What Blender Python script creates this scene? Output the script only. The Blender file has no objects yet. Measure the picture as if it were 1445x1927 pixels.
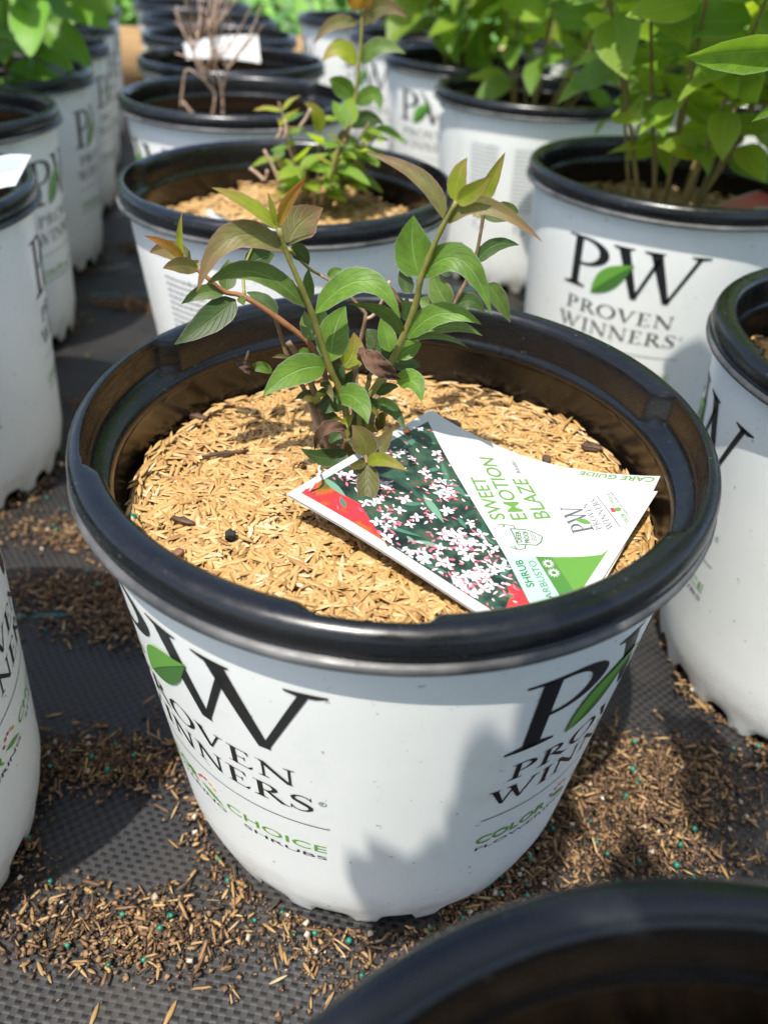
import bpy, bmesh, math, random
import numpy as np
from mathutils import Vector, Matrix, Quaternion

rad = math.radians
sc = bpy.context.scene
col = sc.collection

# ------------------------------------------------------------------ camera
CAM = Vector((-0.003, -0.302, 0.4211))
PITCH, ROLL = 0.6512, 0.0556
F_PX, PW, PH = 1449.2, 1445.0, 1927.0
cd = bpy.data.cameras.new('camera')
cam = bpy.data.objects.new('camera', cd); col.objects.link(cam)
cam.location = CAM
cam.rotation_euler = (Matrix.Rotation(math.pi/2-PITCH, 3, 'X') @ Matrix.Rotation(ROLL, 3, 'Z')).to_euler()
cd.sensor_fit = 'VERTICAL'; cd.lens = 26.0
cd.sensor_height = 26.0*PH/F_PX
cd.clip_start = 0.01; cd.clip_end = 500
cd.dof.use_dof = True; cd.dof.focus_distance = 0.345; cd.dof.aperture_fstop = 6.3
cd.dof.aperture_blades = 0
sc.camera = cam

# ------------------------------------------------------------------ sky, sun, exposure
SUN_EL, SUN_AZ = 67.0, -114.0            # azimuth measured from +x, towards the sun
w = bpy.data.worlds.new('World'); sc.world = w; w.use_nodes = True
wn = w.node_tree.nodes; bg = wn['Background']
sky = wn.new('ShaderNodeTexSky'); sky.sky_type = 'NISHITA'; sky.sun_disc = False
sky.sun_elevation = rad(SUN_EL); sky.sun_rotation = rad(90-SUN_AZ)
sky.air_density = 1.0; sky.dust_density = 2.2
w.node_tree.links.new(sky.outputs[0], bg.inputs[0]); bg.inputs[1].default_value = 0.15
sd = bpy.data.lights.new('sun', 'SUN'); sun = bpy.data.objects.new('sun', sd); col.objects.link(sun)
sd.energy = 3.9; sd.angle = rad(0.53); sd.color = (1.0, 0.95, 0.87)
sdir = Vector((math.cos(rad(SUN_EL))*math.cos(rad(SUN_AZ)), math.cos(rad(SUN_EL))*math.sin(rad(SUN_AZ)), math.sin(rad(SUN_EL))))
sun.rotation_euler = sdir.to_track_quat('Z', 'Y').to_euler(); sun.location = sdir*8
sc.view_settings.view_transform = 'Standard'; sc.view_settings.look = 'None'
sc.view_settings.gamma = 1.0; sc.view_settings.exposure = 0.84
sc.cycles.max_bounces = 8; sc.cycles.transparent_max_bounces = 8
sc.cycles.sample_clamp_indirect = 6.0

# ------------------------------------------------------------------ helpers
def ray(u, v):
    a, b = u-PW/2, v-PH/2
    c, s = math.cos(ROLL), math.sin(ROLL)
    U = c*a+s*b; V = -s*a+c*b
    cp, sp = math.cos(PITCH), math.sin(PITCH)
    return Vector((U/F_PX, -V/F_PX*sp+cp, -V/F_PX*cp-sp))
def aty(u, v, y):
    d = ray(u, v); return CAM + d*((y-CAM.y)/d.y)
def atz(u, v, z):
    d = ray(u, v); return CAM + d*((z-CAM.z)/d.z)

def tag(o, label=None, cat=None, group=None, kind=None):
    if label: o['label'] = label
    if cat: o['category'] = cat
    if group: o['group'] = group
    if kind: o['kind'] = kind
    return o
def empty(name, loc=(0, 0, 0), rz=0.0):
    o = bpy.data.objects.new(name, None); col.objects.link(o)
    o.location = loc; o.rotation_euler = (0, 0, rz); o.empty_display_size = 0.03
    return o
def link(name, me, mat=None, parent=None, smooth=True):
    if mat is not None and len(me.materials) == 0: me.materials.append(mat)
    if smooth:
        me.polygons.foreach_set('use_smooth', [True]*len(me.polygons))
    o = bpy.data.objects.new(name, me); col.objects.link(o)
    if parent: o.parent = parent
    return o
def mesh(name, verts, faces):
    me = bpy.data.meshes.new(name); me.from_pydata([tuple(v) for v in verts], [], faces); me.update(); return me
def copy_tree(o, parent=None, loc=None, rz=None):
    c = o.copy(); col.objects.link(c); c.parent = parent
    if loc is not None: c.location = loc
    if rz is not None: c.rotation_euler = (0, 0, rz)
    for ch in list(o.children): copy_tree(ch, c)
    return c

# ------------------------------------------------------------------ materials
def mat_new(name):
    m = bpy.data.materials.new(name); m.use_nodes = True
    nt = m.node_tree; b = nt.nodes['Principled BSDF']
    return m, nt, b
def N(nt, t, **kw):
    n = nt.nodes.new(t)
    for k, v in kw.items():
        if k.startswith('i_'):
            key = k[2:]; n.inputs[int(key) if key.isdigit() else key.replace('_', ' ')].default_value = v
        else: setattr(n, k, v)
    return n
def ramp(nt, fac, stops):
    r = nt.nodes.new('ShaderNodeValToRGB')
    el = r.color_ramp.elements
    while len(el) > len(stops): el.remove(el[-1])
    while len(el) < len(stops): el.new(0.5)
    for e, (p, c) in zip(el, stops):
        e.position = p; e.color = (*c, 1) if len(c) == 3 else c
    nt.links.new(fac, r.inputs[0]); return r.outputs[0]
def mixc(nt, fac, a, b):
    m = nt.nodes.new('ShaderNodeMix'); m.data_type = 'RGBA'
    for s, k in ((fac, 0), (a, 6), (b, 7)):
        if hasattr(s, 'links'): nt.links.new(s, m.inputs[k])
        else: m.inputs[k].default_value = (*s, 1) if isinstance(s, tuple) and len(s) == 3 else s
    return m.outputs[2]
def math_n(nt, op, a, b=None, c=None):
    m = nt.nodes.new('ShaderNodeMath'); m.operation = op
    for k, s in enumerate((a, b, c)):
        if s is None: continue
        if hasattr(s, 'links'): nt.links.new(s, m.inputs[k])
        else: m.inputs[k].default_value = s
    return m.outputs[0]
def noise(nt, vec, scale, detail=3, rough=0.5):
    n = N(nt, 'ShaderNodeTexNoise', i_Scale=scale, i_Detail=detail, i_Roughness=rough)
    if vec is not None: nt.links.new(vec, n.inputs['Vector'])
    return n.outputs[0]
def bump(nt, b, h, strength, dist):
    n = N(nt, 'ShaderNodeBump', i_Strength=strength, i_Distance=dist)
    nt.links.new(h, n.inputs['Height']); nt.links.new(n.outputs[0], b.inputs['Normal']); return n
def objco(nt): return N(nt, 'ShaderNodeTexCoord').outputs['Object']
def plain(name, c, rough=0.6, spec=0.5):
    m, nt, b = mat_new(name); b.inputs['Base Color'].default_value = (*c, 1); b.inputs['Roughness'].default_value = rough
    b.inputs['Specular IOR Level'].default_value = spec; return m

def m_white_plastic():
    m, nt, b = mat_new('white_plastic'); co = objco(nt)
    n1 = noise(nt, co, 9, 4); n2 = noise(nt, co, 230, 2)
    base = ramp(nt, n1, [(.3, (.79, .81, .78)), (.7, (.845, .855, .825))])
    # brown specks and a dirty splash line near the foot
    sp = ramp(nt, n2, [(.71, (0, 0, 0)), (.74, (1, 1, 1))])
    sep = N(nt, 'ShaderNodeSeparateXYZ'); nt.links.new(co, sep.inputs[0])
    low = N(nt, 'ShaderNodeMapRange', i_1=0.0, i_2=0.045, i_3=1.0, i_4=0.0); nt.links.new(sep.outputs[2], low.inputs[0])
    n3 = noise(nt, co, 38, 5, .65)
    dirt = math_n(nt, 'MULTIPLY', low.outputs[0], ramp(nt, n3, [(.44, (0, 0, 0)), (.66, (1, 1, 1))]))
    c = mixc(nt, math_n(nt, 'MULTIPLY', dirt, .8), base, (.36, .25, .14))
    c = mixc(nt, math_n(nt, 'MULTIPLY', sp, .55), c, (.16, .15, .13))
    mp2 = N(nt, 'ShaderNodeMapping'); mp2.inputs['Rotation'].default_value = (.4, .9, .3); mp2.inputs['Scale'].default_value = (1, 14, 1); nt.links.new(co, mp2.inputs[0])
    scr = ramp(nt, noise(nt, mp2.outputs[0], 34, 5, .7), [(.66, (0, 0, 0)), (.72, (1, 1, 1))])
    c = mixc(nt, math_n(nt, 'MULTIPLY', scr, .22), c, (.42, .41, .37))
    smu = ramp(nt, noise(nt, co, 21, 5, .6), [(.56, (0, 0, 0)), (.76, (1, 1, 1))])
    c = mixc(nt, math_n(nt, 'MULTIPLY', smu, .26), c, (.52, .49, .42))
    nt.links.new(c, b.inputs['Base Color'])
    rr = ramp(nt, noise(nt, co, 14, 4), [(.3, (.30,)*3), (.7, (.42,)*3)])
    nt.links.new(rr, b.inputs['Roughness'])
    bump(nt, b, noise(nt, co, 55, 3), .08, .002)
    b.inputs['Subsurface Weight'].default_value = 0.0
    return m
def m_black_plastic(name='black_plastic', c0=(.0030, .0033, .0042), c1=(.0075, .0080, .0098), r0=.20, r1=.38):
    m, nt, b = mat_new(name); co = objco(nt)
    n = noise(nt, co, 26, 5, .6)
    nt.links.new(ramp(nt, n, [(.35, c0), (.75, c1)]), b.inputs['Base Color'])
    # fine scuffs and dust
    mp = N(nt, 'ShaderNodeMapping'); mp.inputs['Scale'].default_value = (1, 1, 5); nt.links.new(co, mp.inputs[0])
    s = noise(nt, mp.outputs[0], 120, 5, .7)
    nt.links.new(ramp(nt, s, [(.35, (r0,)*3), (.7, (r1,)*3)]), b.inputs['Roughness'])
    d = ramp(nt, noise(nt, co, 310, 2), [(.70, (0, 0, 0)), (.75, (1, 1, 1))])
    c = mixc(nt, math_n(nt, 'MULTIPLY', d, .16), ramp(nt, n, [(.35, c0), (.75, c1)]), (.22, .20, .17))
    nt.links.new(c, b.inputs['Base Color'])
    bump(nt, b, s, .05, .001)
    return m
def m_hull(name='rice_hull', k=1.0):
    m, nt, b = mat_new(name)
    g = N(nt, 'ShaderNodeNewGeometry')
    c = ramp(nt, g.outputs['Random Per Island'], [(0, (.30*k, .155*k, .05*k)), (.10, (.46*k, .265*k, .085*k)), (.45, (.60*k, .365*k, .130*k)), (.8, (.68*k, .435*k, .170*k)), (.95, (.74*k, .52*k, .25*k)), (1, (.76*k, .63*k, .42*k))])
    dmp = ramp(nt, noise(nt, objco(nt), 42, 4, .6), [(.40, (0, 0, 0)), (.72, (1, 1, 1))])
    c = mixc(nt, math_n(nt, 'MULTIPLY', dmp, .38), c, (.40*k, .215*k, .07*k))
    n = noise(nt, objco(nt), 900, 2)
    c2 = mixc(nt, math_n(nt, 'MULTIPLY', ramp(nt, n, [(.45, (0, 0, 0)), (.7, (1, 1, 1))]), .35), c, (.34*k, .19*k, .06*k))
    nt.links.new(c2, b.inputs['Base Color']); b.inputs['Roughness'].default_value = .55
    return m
def m_island(name, stops, rough=.8):
    m, nt, b = mat_new(name); g = N(nt, 'ShaderNodeNewGeometry')
    nt.links.new(ramp(nt, g.outputs['Random Per Island'], stops), b.inputs['Base Color']); b.inputs['Roughness'].default_value = rough
    return m
def m_leaf(name, face, edge, vein, under=None, trans=.38, rough=.52, tip=None):
    m, nt, b = mat_new(name)
    uv = N(nt, 'ShaderNodeUVMap').outputs[0]
    sep = N(nt, 'ShaderNodeSeparateXYZ'); nt.links.new(uv, sep.inputs[0])
    t, s = sep.outputs[0], sep.outputs[1]                       # t along the blade, s across 0..1
    a = math_n(nt, 'ABSOLUTE', math_n(nt, 'SUBTRACT', s, .5))   # 0 at the midrib, .5 at the margin
    info = N(nt, 'ShaderNodeObjectInfo')
    n = noise(nt, objco(nt), 120, 6, .72)
    dk = tuple(x*.62 for x in face); lt = tuple(min(1, x*1.3) for x in face)
    base = ramp(nt, n, [(.3, dk), (.7, lt)])
    base = mixc(nt, ramp(nt, a, [(.40, (0, 0, 0)), (.5, (1, 1, 1))]), base, edge)
    base = mixc(nt, math_n(nt, 'MULTIPLY', ramp(nt, a, [(.462, (0, 0, 0)), (.485, (1, 1, 1))]), .55), base, tuple(.25+.45*x for x in edge))
    if tip is not None:
        base = mixc(nt, ramp(nt, t, [(.45, (0, 0, 0)), (1, (1, 1, 1))]), base, tip)
    # side veins run forward from the midrib
    ph = math_n(nt, 'SUBTRACT', math_n(nt, 'MULTIPLY', t, 7.0), math_n(nt, 'MULTIPLY', a, 5.0))
    fr = math_n(nt, 'ABSOLUTE', math_n(nt, 'SUBTRACT', math_n(nt, 'FRACT', ph), .5))
    sv = ramp(nt, fr, [(.0, (1, 1, 1)), (.07, (0, 0, 0))])
    mid = ramp(nt, a, [(.012, (1, 1, 1)), (.035, (0, 0, 0))])
    base = mixc(nt, math_n(nt, 'MULTIPLY', sv, .13), base, vein)
    base = mixc(nt, math_n(nt, 'MULTIPLY', mid, .8), base, vein)
    geo = N(nt, 'ShaderNodeNewGeometry')
    if under is not None: base = mixc(nt, geo.outputs['Backfacing'], base, under)
    hsv = N(nt, 'ShaderNodeHueSaturation')
    nt.links.new(base, hsv.inputs['Color'])
    vv = N(nt, 'ShaderNodeMapRange', i_1=0.0, i_2=1.0, i_3=.78, i_4=1.2); nt.links.new(info.outputs['Random'], vv.inputs[0]); nt.links.new(vv.outputs[0], hsv.inputs['Value'])
    nt.links.new(hsv.outputs[0], b.inputs['Base Color'])
    b.inputs['Roughness'].default_value = rough
    h = math_n(nt, 'ADD', math_n(nt, 'MULTIPLY', sv, -.6), math_n(nt, 'ADD', math_n(nt, 'MULTIPLY', mid, -1.2), math_n(nt, 'MULTIPLY', n, .6)))
    bump(nt, b, h, .5, .0011)
    tr = N(nt, 'ShaderNodeBsdfTranslucent')
    tc = mixc(nt, .5, hsv.outputs[0], (min(1, face[0]*2.2), min(1, face[1]*1.8), face[2]*.7))
    nt.links.new(tc, tr.inputs['Color'])
    mx = N(nt, 'ShaderNodeMixShader', i_0=trans)
    nt.links.new(b.outputs[0], mx.inputs[1]); nt.links.new(tr.outputs[0], mx.inputs[2])
    nt.links.new(mx.outputs[0], nt.nodes['Material Output'].inputs[0])
    return m

WHITE = m_white_plastic()
RIMM = m_black_plastic('rim_plastic')
INNER = m_black_plastic('inner_plastic', (.0035, .0028, .0024), (.008, .006, .005), .12, .26)
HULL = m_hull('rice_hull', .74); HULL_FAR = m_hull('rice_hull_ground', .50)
INK = plain('black_ink', (.011, .012, .014), .42)
GREEN_INK = plain('green_ink', (.13, .34, .045), .45)
DGREEN_INK = plain('dark_green_ink', (.055, .17, .03), .45)
GREY_INK = plain('grey_ink', (.30, .31, .32), .6)
RED_INK = plain('red_ink', (.62, .04, .06), .5)
YEL_INK = plain('yellow_ink', (.75, .42, .05), .5)
SOILM = m_island('potting_soil', [(0, (.05, .030, .018)), (.5, (.14, .082, .042)), (1, (.28, .17, .085))])
LEAF = {
    'G': m_leaf('green_leaf', (.092, .160, .028), (.14, .13, .06), (.22, .33, .09), (.17, .235, .085)),
    'P': m_leaf('fresh_green_leaf', (.110, .212, .024), (.11, .20, .05), (.22, .40, .09), (.15, .27, .06)),
    'D': m_leaf('dark_green_leaf', (.048, .096, .023), (.10, .09, .045), (.13, .20, .06), (.12, .17, .07)),
    'y': m_leaf('yellow_green_leaf', (.26, .32, .025), (.30, .15, .06), (.40, .46, .06), (.24, .28, .04), .45, tip=(.30, .19, .06)),
    'o': m_leaf('orange_leaf', (.34, .20, .025), (.40, .09, .04), (.42, .30, .05), (.30, .17, .03), .45, tip=(.42, .10, .04)),
    'r': m_leaf('olive_bronze_leaf', (.155, .15, .045), (.22, .085, .06), (.24, .25, .07), (.20, .155, .06), .35, tip=(.20, .105, .055)),
    'b': m_leaf('bronze_leaf', (.105, .105, .022), (.13, .06, .03), (.17, .20, .04), (.12, .12, .03), .35, tip=(.13, .085, .028)),
    'k': m_leaf('dead_leaf', (.11, .055, .030), (.07, .035, .02), (.14, .08, .05), None, .12, .8),
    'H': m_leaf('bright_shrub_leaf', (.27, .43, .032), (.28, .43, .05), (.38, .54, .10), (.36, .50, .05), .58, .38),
    'K': m_leaf('deep_green_shrub_leaf', (.155, .30, .028), (.15, .29, .03), (.24, .40, .06), (.21, .35, .05), .48, .42),  # deeper green leaf tone, mixed in with the bright one
    'W': m_leaf('waxy_shrub_leaf', (.15, .33, .03), (.10, .24, .03), (.22, .36, .08), (.16, .28, .05), .38, .28),
}
def m_stem(name, a, b_, sc_=160):
    m, nt, b = mat_new(name)
    n = noise(nt, objco(nt), sc_, 4, .6)
    nt.links.new(ramp(nt, n, [(.3, a), (.7, b_)]), b.inputs['Base Color']); b.inputs['Roughness'].default_value = .6
    bump(nt, b, n, .4, .001); return m
STEM_G = m_stem('green_stem', (.15, .16, .03), (.24, .22, .05))
STEM_R = m_stem('red_stem', (.20, .075, .035), (.28, .13, .05))
STEM_B = m_stem('brown_stem', (.12, .075, .04), (.24, .16, .09))
STEM_S = m_stem('shrub_stem', (.16, .12, .04), (.26, .20, .06))
STEM_DRY = m_stem('dry_stem', (.30, .20, .14), (.48, .34, .25))
def m_card(name='white_card'):
    m, nt, b = mat_new(name); n = noise(nt, objco(nt), 60, 4)
    nt.links.new(ramp(nt, n, [(.3, (.46, .465, .45)), (.7, (.495, .495, .48))]), b.inputs['Base Color'])
    b.inputs['Roughness'].default_value = .38; return m
CARD = m_card()

# ------------------------------------------------------------------ the setting: fabric, ground, timber, green
def m_fabric():
    m, nt, b = mat_new('woven_fabric'); co = objco(nt)
    mp = N(nt, 'ShaderNodeMapping'); mp.inputs['Rotation'].default_value = (0, 0, rad(8)); nt.links.new(co, mp.inputs[0])
    v = mp.outputs[0]
    wob = noise(nt, v, 12, 3); 
    vm = N(nt, 'ShaderNodeVectorMath', operation='MULTIPLY_ADD'); vm.inputs[1].default_value = (1, 1, 0)
    cw = N(nt, 'ShaderNodeCombineXYZ'); nt.links.new(math_n(nt, 'MULTIPLY', wob, .006), cw.inputs[0]); nt.links.new(math_n(nt, 'MULTIPLY', noise(nt, v, 9.3, 3), .006), cw.inputs[1])
    nt.links.new(v, vm.inputs[0]); nt.links.new(cw.outputs[0], vm.inputs[2])
    ck = N(nt, 'ShaderNodeTexChecker', i_Scale=1/.0035); nt.links.new(vm.outputs[0], ck.inputs['Vector'])
    f = ck.outputs['Fac']
    sp = N(nt, 'ShaderNodeSeparateXYZ'); nt.links.new(vm.outputs[0], sp.inputs[0])
    k = math.pi/.0035
    sx = math_n(nt, 'ABSOLUTE', math_n(nt, 'SINE', math_n(nt, 'MULTIPLY', sp.outputs[0], k)))
    sy = math_n(nt, 'ABSOLUTE', math_n(nt, 'SINE', math_n(nt, 'MULTIPLY', sp.outputs[1], k)))
    h = N(nt, 'ShaderNodeMix'); h.data_type = 'FLOAT'
    nt.links.new(f, h.inputs[0]); nt.links.new(math_n(nt, 'MULTIPLY', sx, .55), h.inputs[2]); nt.links.new(sy, h.inputs[3])
    dust = noise(nt, co, 11, 6, .65)
    c = mixc(nt, f, (.021, .0205, .021), (.0028, .0028, .003))
    dm = ramp(nt, dust, [(.42, (0, 0, 0)), (.72, (1, 1, 1))])
    c = mixc(nt, math_n(nt, 'MULTIPLY', dm, .34), c, (.050, .038, .028))
    # teal marker threads woven in about every 0.32 m
    sw = N(nt, 'ShaderNodeSeparateXYZ'); nt.links.new(co, sw.inputs[0])
    yy = math_n(nt, 'SUBTRACT', sw.outputs[1], math_n(nt, 'MULTIPLY', sw.outputs[0], .18))
    fr = math_n(nt, 'ABSOLUTE', math_n(nt, 'SUBTRACT', math_n(nt, 'FRACT', math_n(nt, 'ADD', math_n(nt, 'DIVIDE', yy, .32), .03)), .5))
    ln = math_n(nt, 'LESS_THAN', fr, .007)
    dash = math_n(nt, 'GREATER_THAN', noise(nt, co, 30, 2), .47)
    c = mixc(nt, math_n(nt, 'MULTIPLY', math_n(nt, 'MULTIPLY', ln, dash), .8), c, (.03, .19, .17))
    nt.links.new(c, b.inputs['Base Color'])
    nt.links.new(ramp(nt, dust, [(.3, (.42,)*3), (.8, (.66,)*3)]), b.inputs['Roughness'])
    hh = math_n(nt, 'ADD', h.outputs[0], math_n(nt, 'MULTIPLY', noise(nt, co, 14, 3), 9.0))
    bump(nt, b, hh, .3, .0008)
    return m
def ground_z(x, y):
    return .0012*math.sin(9*x+3*y)+.0009*math.sin(17*y-6*x+1.0)-.0022
nx, ny = 90, 110
gv = []; gf = []
for j in range(ny+1):
    for i in range(nx+1):
        x = -2.4+4.8*i/nx; y = -1.2+3.27*j/ny
        gv.append((x, y, ground_z(x, y)))
for j in range(ny):
    for i in range(nx):
        a = j*(nx+1)+i; gf.append((a, a+1, a+nx+2, a+nx+1))
o = link('landscape_fabric', mesh('landscape_fabric', gv, gf), m_fabric()); tag(o, kind='structure')
me, nt_, b_ = mat_new('earth')
nt_.links.new(ramp(nt_, noise(nt_, objco(nt_), 3, 6), [(.3, (.05, .06, .02)), (.7, (.09, .12, .03))]), b_.inputs['Base Color']); b_.inputs['Roughness'].default_value = .95
S = 250
o = link('ground', mesh('ground', [(-S, -S, -.02), (S, -S, -.02), (S, S, -.02), (-S, S, -.02)], [(0, 1, 2, 3)]), me); tag(o, kind='structure')

def m_wood():
    m, nt, b = mat_new('weathered_timber'); co = objco(nt)
    mp = N(nt, 'ShaderNodeMapping'); mp.inputs['Scale'].default_value = (2, 30, 30); nt.links.new(co, mp.inputs[0])
    n = noise(nt, mp.outputs[0], 4, 6, .6)
    nt.links.new(ramp(nt, n, [(.3, (.28, .16, .065)), (.6, (.42, .27, .12)), (.8, (.50, .36, .19))]), b.inputs['Base Color']); b.inputs['Roughness'].default_value = .75
    bump(nt, b, n, .4, .002); return m
def box_bm(bm, x0, x1, y0, y1, z0, z1, bev=0.0):
    r = bmesh.ops.create_cube(bm, size=1)
    for v in r['verts']:
        v.co = Vector(((x0+x1)/2+v.co.x*(x1-x0), (y0+y1)/2+v.co.y*(y1-y0), (z0+z1)/2+v.co.z*(z1-z0)))
    if bev: bmesh.ops.bevel(bm, geom=list({e for v in r['verts'] for e in v.link_edges}), offset=bev, segments=2, affect='EDGES')
WOOD = m_wood()
for k, (x0, x1, lab) in enumerate(((-2.3, -.52, 'weathered timber edging board on the dry-twig pot\'s side of the bed end'), (-.516, 2.3, 'weathered timber edging board behind the rows under the leafy shrubs'))):
    bm = bmesh.new(); box_bm(bm, x0, x1, 2.085, 2.13, -.015, .172, .004)
    mm = bpy.data.meshes.new('timber_edging'); bm.to_mesh(mm); bm.free()
    tag(link('timber_edging', mm, WOOD), lab, 'board', 'timber boards edging the bed')

# ------------------------------------------------------------------ scatter tool
rng = np.random.default_rng(7)
def rot_mats(yaw, pitch, roll):
    n = len(yaw); cy, sy = np.cos(yaw), np.sin(yaw); cp, sp = np.cos(pitch), np.sin(pitch); cr, sr = np.cos(roll), np.sin(roll)
    Z = np.zeros((n, 3, 3)); Z[:, 0, 0] = cy; Z[:, 0, 1] = -sy; Z[:, 1, 0] = sy; Z[:, 1, 1] = cy; Z[:, 2, 2] = 1
    Y = np.zeros((n, 3, 3)); Y[:, 0, 0] = cp; Y[:, 0, 2] = sp; Y[:, 1, 1] = 1; Y[:, 2, 0] = -sp; Y[:, 2, 2] = cp
    X = np.zeros((n, 3, 3)); X[:, 0, 0] = 1; X[:, 1, 1] = cr; X[:, 1, 2] = -sr; X[:, 2, 1] = sr; X[:, 2, 2] = cr
    return Z @ Y @ X
def scatter(name, tv, tf, pos, yaw, pitch, roll, scale, mat, parent=None, smooth=False):
    tv = np.asarray(tv, float); n = len(pos); k = len(tv)
    R = rot_mats(yaw, pitch, roll)
    scale = np.asarray(scale, float)
    if scale.ndim == 1: scale = np.repeat(scale[:, None], 3, 1)
    V = np.einsum('nij,nkj->nki', R, tv[None]*scale[:, None, :])+pos[:, None, :]
    V = V.reshape(-1, 3)
    lens = np.array([len(f) for f in tf]); idx = np.concatenate([np.array(f) for f in tf])
    L = len(idx)
    allidx = (idx[None]+(np.arange(n)*k)[:, None]).reshape(-1)
    me = bpy.data.meshes.new(name)
    me.vertices.add(len(V)); me.vertices.foreach_set('co', V.reshape(-1).astype(np.float32))
    me.loops.add(len(allidx)); me.loops.foreach_set('vertex_index', allidx.astype(np.int32))
    starts = np.concatenate([[0], np.cumsum(np.tile(lens, n))[:-1]])
    me.polygons.add(len(starts)); me.polygons.foreach_set('loop_start', starts.astype(np.int32))
    me.update(calc_edges=True); me.validate()
    return link(name, me, mat, parent, smooth)
# one hull: a ribbed boat shape, 1 unit long
def hull_template():
    v = [(-.5, 0, 0)]; rings = [(-.34, .62, .7), (0, 1, 1), (.32, .72, .8)]
    for x, a, h in rings:
        v += [(x, -.120*a, 0), (x, -.062*a, .10*h), (x, 0, .078*h), (x, .062*a, .10*h), (x, .120*a, 0)]
    v.append((.5, 0, .01)); f = []
    for k in range(4): f.append((0, 1+k+1, 1+k)); 
    for r in range(2):
        for k in range(4):
            a = 1+r*5+k; f.append((a, a+1, a+6, a+5))
    for k in range(4): f.append((11+k, 11+k+1, 16))
    return v, f
HV, HF = hull_template()
CRV = [(-.5, -.3, 0), (.5, -.4, 0), (.4, .45, 0), (-.35, .5, 0), (-.25, -.1, .5), (.2, .05, .6)]
CRF = [(0, 1, 5, 4), (1, 2, 5), (2, 3, 4, 5), (3, 0, 4), (3, 2, 1, 0)]
def ico(sub=1):
    bm = bmesh.new(); bmesh.ops.create_icosphere(bm, subdivisions=sub, radius=.5)
    v = [tuple(x.co) for x in bm.verts]; f = [tuple(y.index for y in x.verts) for x in bm.faces]; bm.free(); return v, f
IV, IF = ico(1)

def mulch(name, c, r, zf, n, label, mat=HULL, length=.0124, seed=1, holes=()):
    g = np.random.default_rng(seed)
    # the soil bed the hulls lie on
    vs = [(c[0], c[1], zf(0, 0)-.004)]; fs = []
    R_, A_ = 8, 40
    for i in range(1, R_+1):
        for k in range(A_):
            t = 2*math.pi*k/A_; rr = (r+.0015)*i/R_
            vs.append((c[0]+rr*math.cos(t), c[1]+rr*math.sin(t), zf(rr*math.cos(t), rr*math.sin(t))-.004))
    for k in range(A_): fs.append((0, 1+k, 1+(k+1) % A_))
    for i in range(R_-1):
        for k in range(A_):
            a = 1+i*A_; fs.append((a+k, a+A_+k, a+A_+(k+1) % A_, a+(k+1) % A_))
    root = empty(name, (0, 0, 0)); tag(root, label, 'mulch', None, 'stuff')
    bed = link('soil_bed', mesh('soil_bed', vs, fs), SOIL_FLAT, root); bed['kind'] = 'stuff'
    rr = r*np.sqrt(g.random(n))*.985; t = g.random(n)*2*np.pi
    x, y = rr*np.cos(t), rr*np.sin(t)
    z = np.array([zf(a, b) for a, b in zip(x, y)])+g.random(n)*.0045-.0035
    z += np.where(rr > r*.95, g.random(n)*.004, 0)
    pos = np.stack([x+c[0], y+c[1], z], 1)
    # bring ends that would poke through the wall back in
    yaw = g.random(n)*2*np.pi; edge = rr > r*.955
    yaw[edge] = t[edge]+np.pi/2+g.normal(0, .3, edge.sum())
    sc_ = np.stack([length*(.42+.72*g.random(n)**.6), length*g.uniform(.55, .86, n), length*g.uniform(.5, .9, n)], 1)
    h = scatter('rice_hull', HV, HF, pos, yaw, g.normal(0, .13, n), g.normal(0, .4, n), sc_, mat, root)
    h['kind'] = 'stuff'
    return root
m_, nt_, b_ = mat_new('soil_flat'); SOIL_FLAT = m_
nt_.links.new(ramp(nt_, noise(nt_, objco(nt_), 120, 4), [(.3, (.10, .06, .025)), (.7, (.24, .14, .055))]), b_.inputs['Base Color']); b_.inputs['Roughness'].default_value = .95

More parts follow.
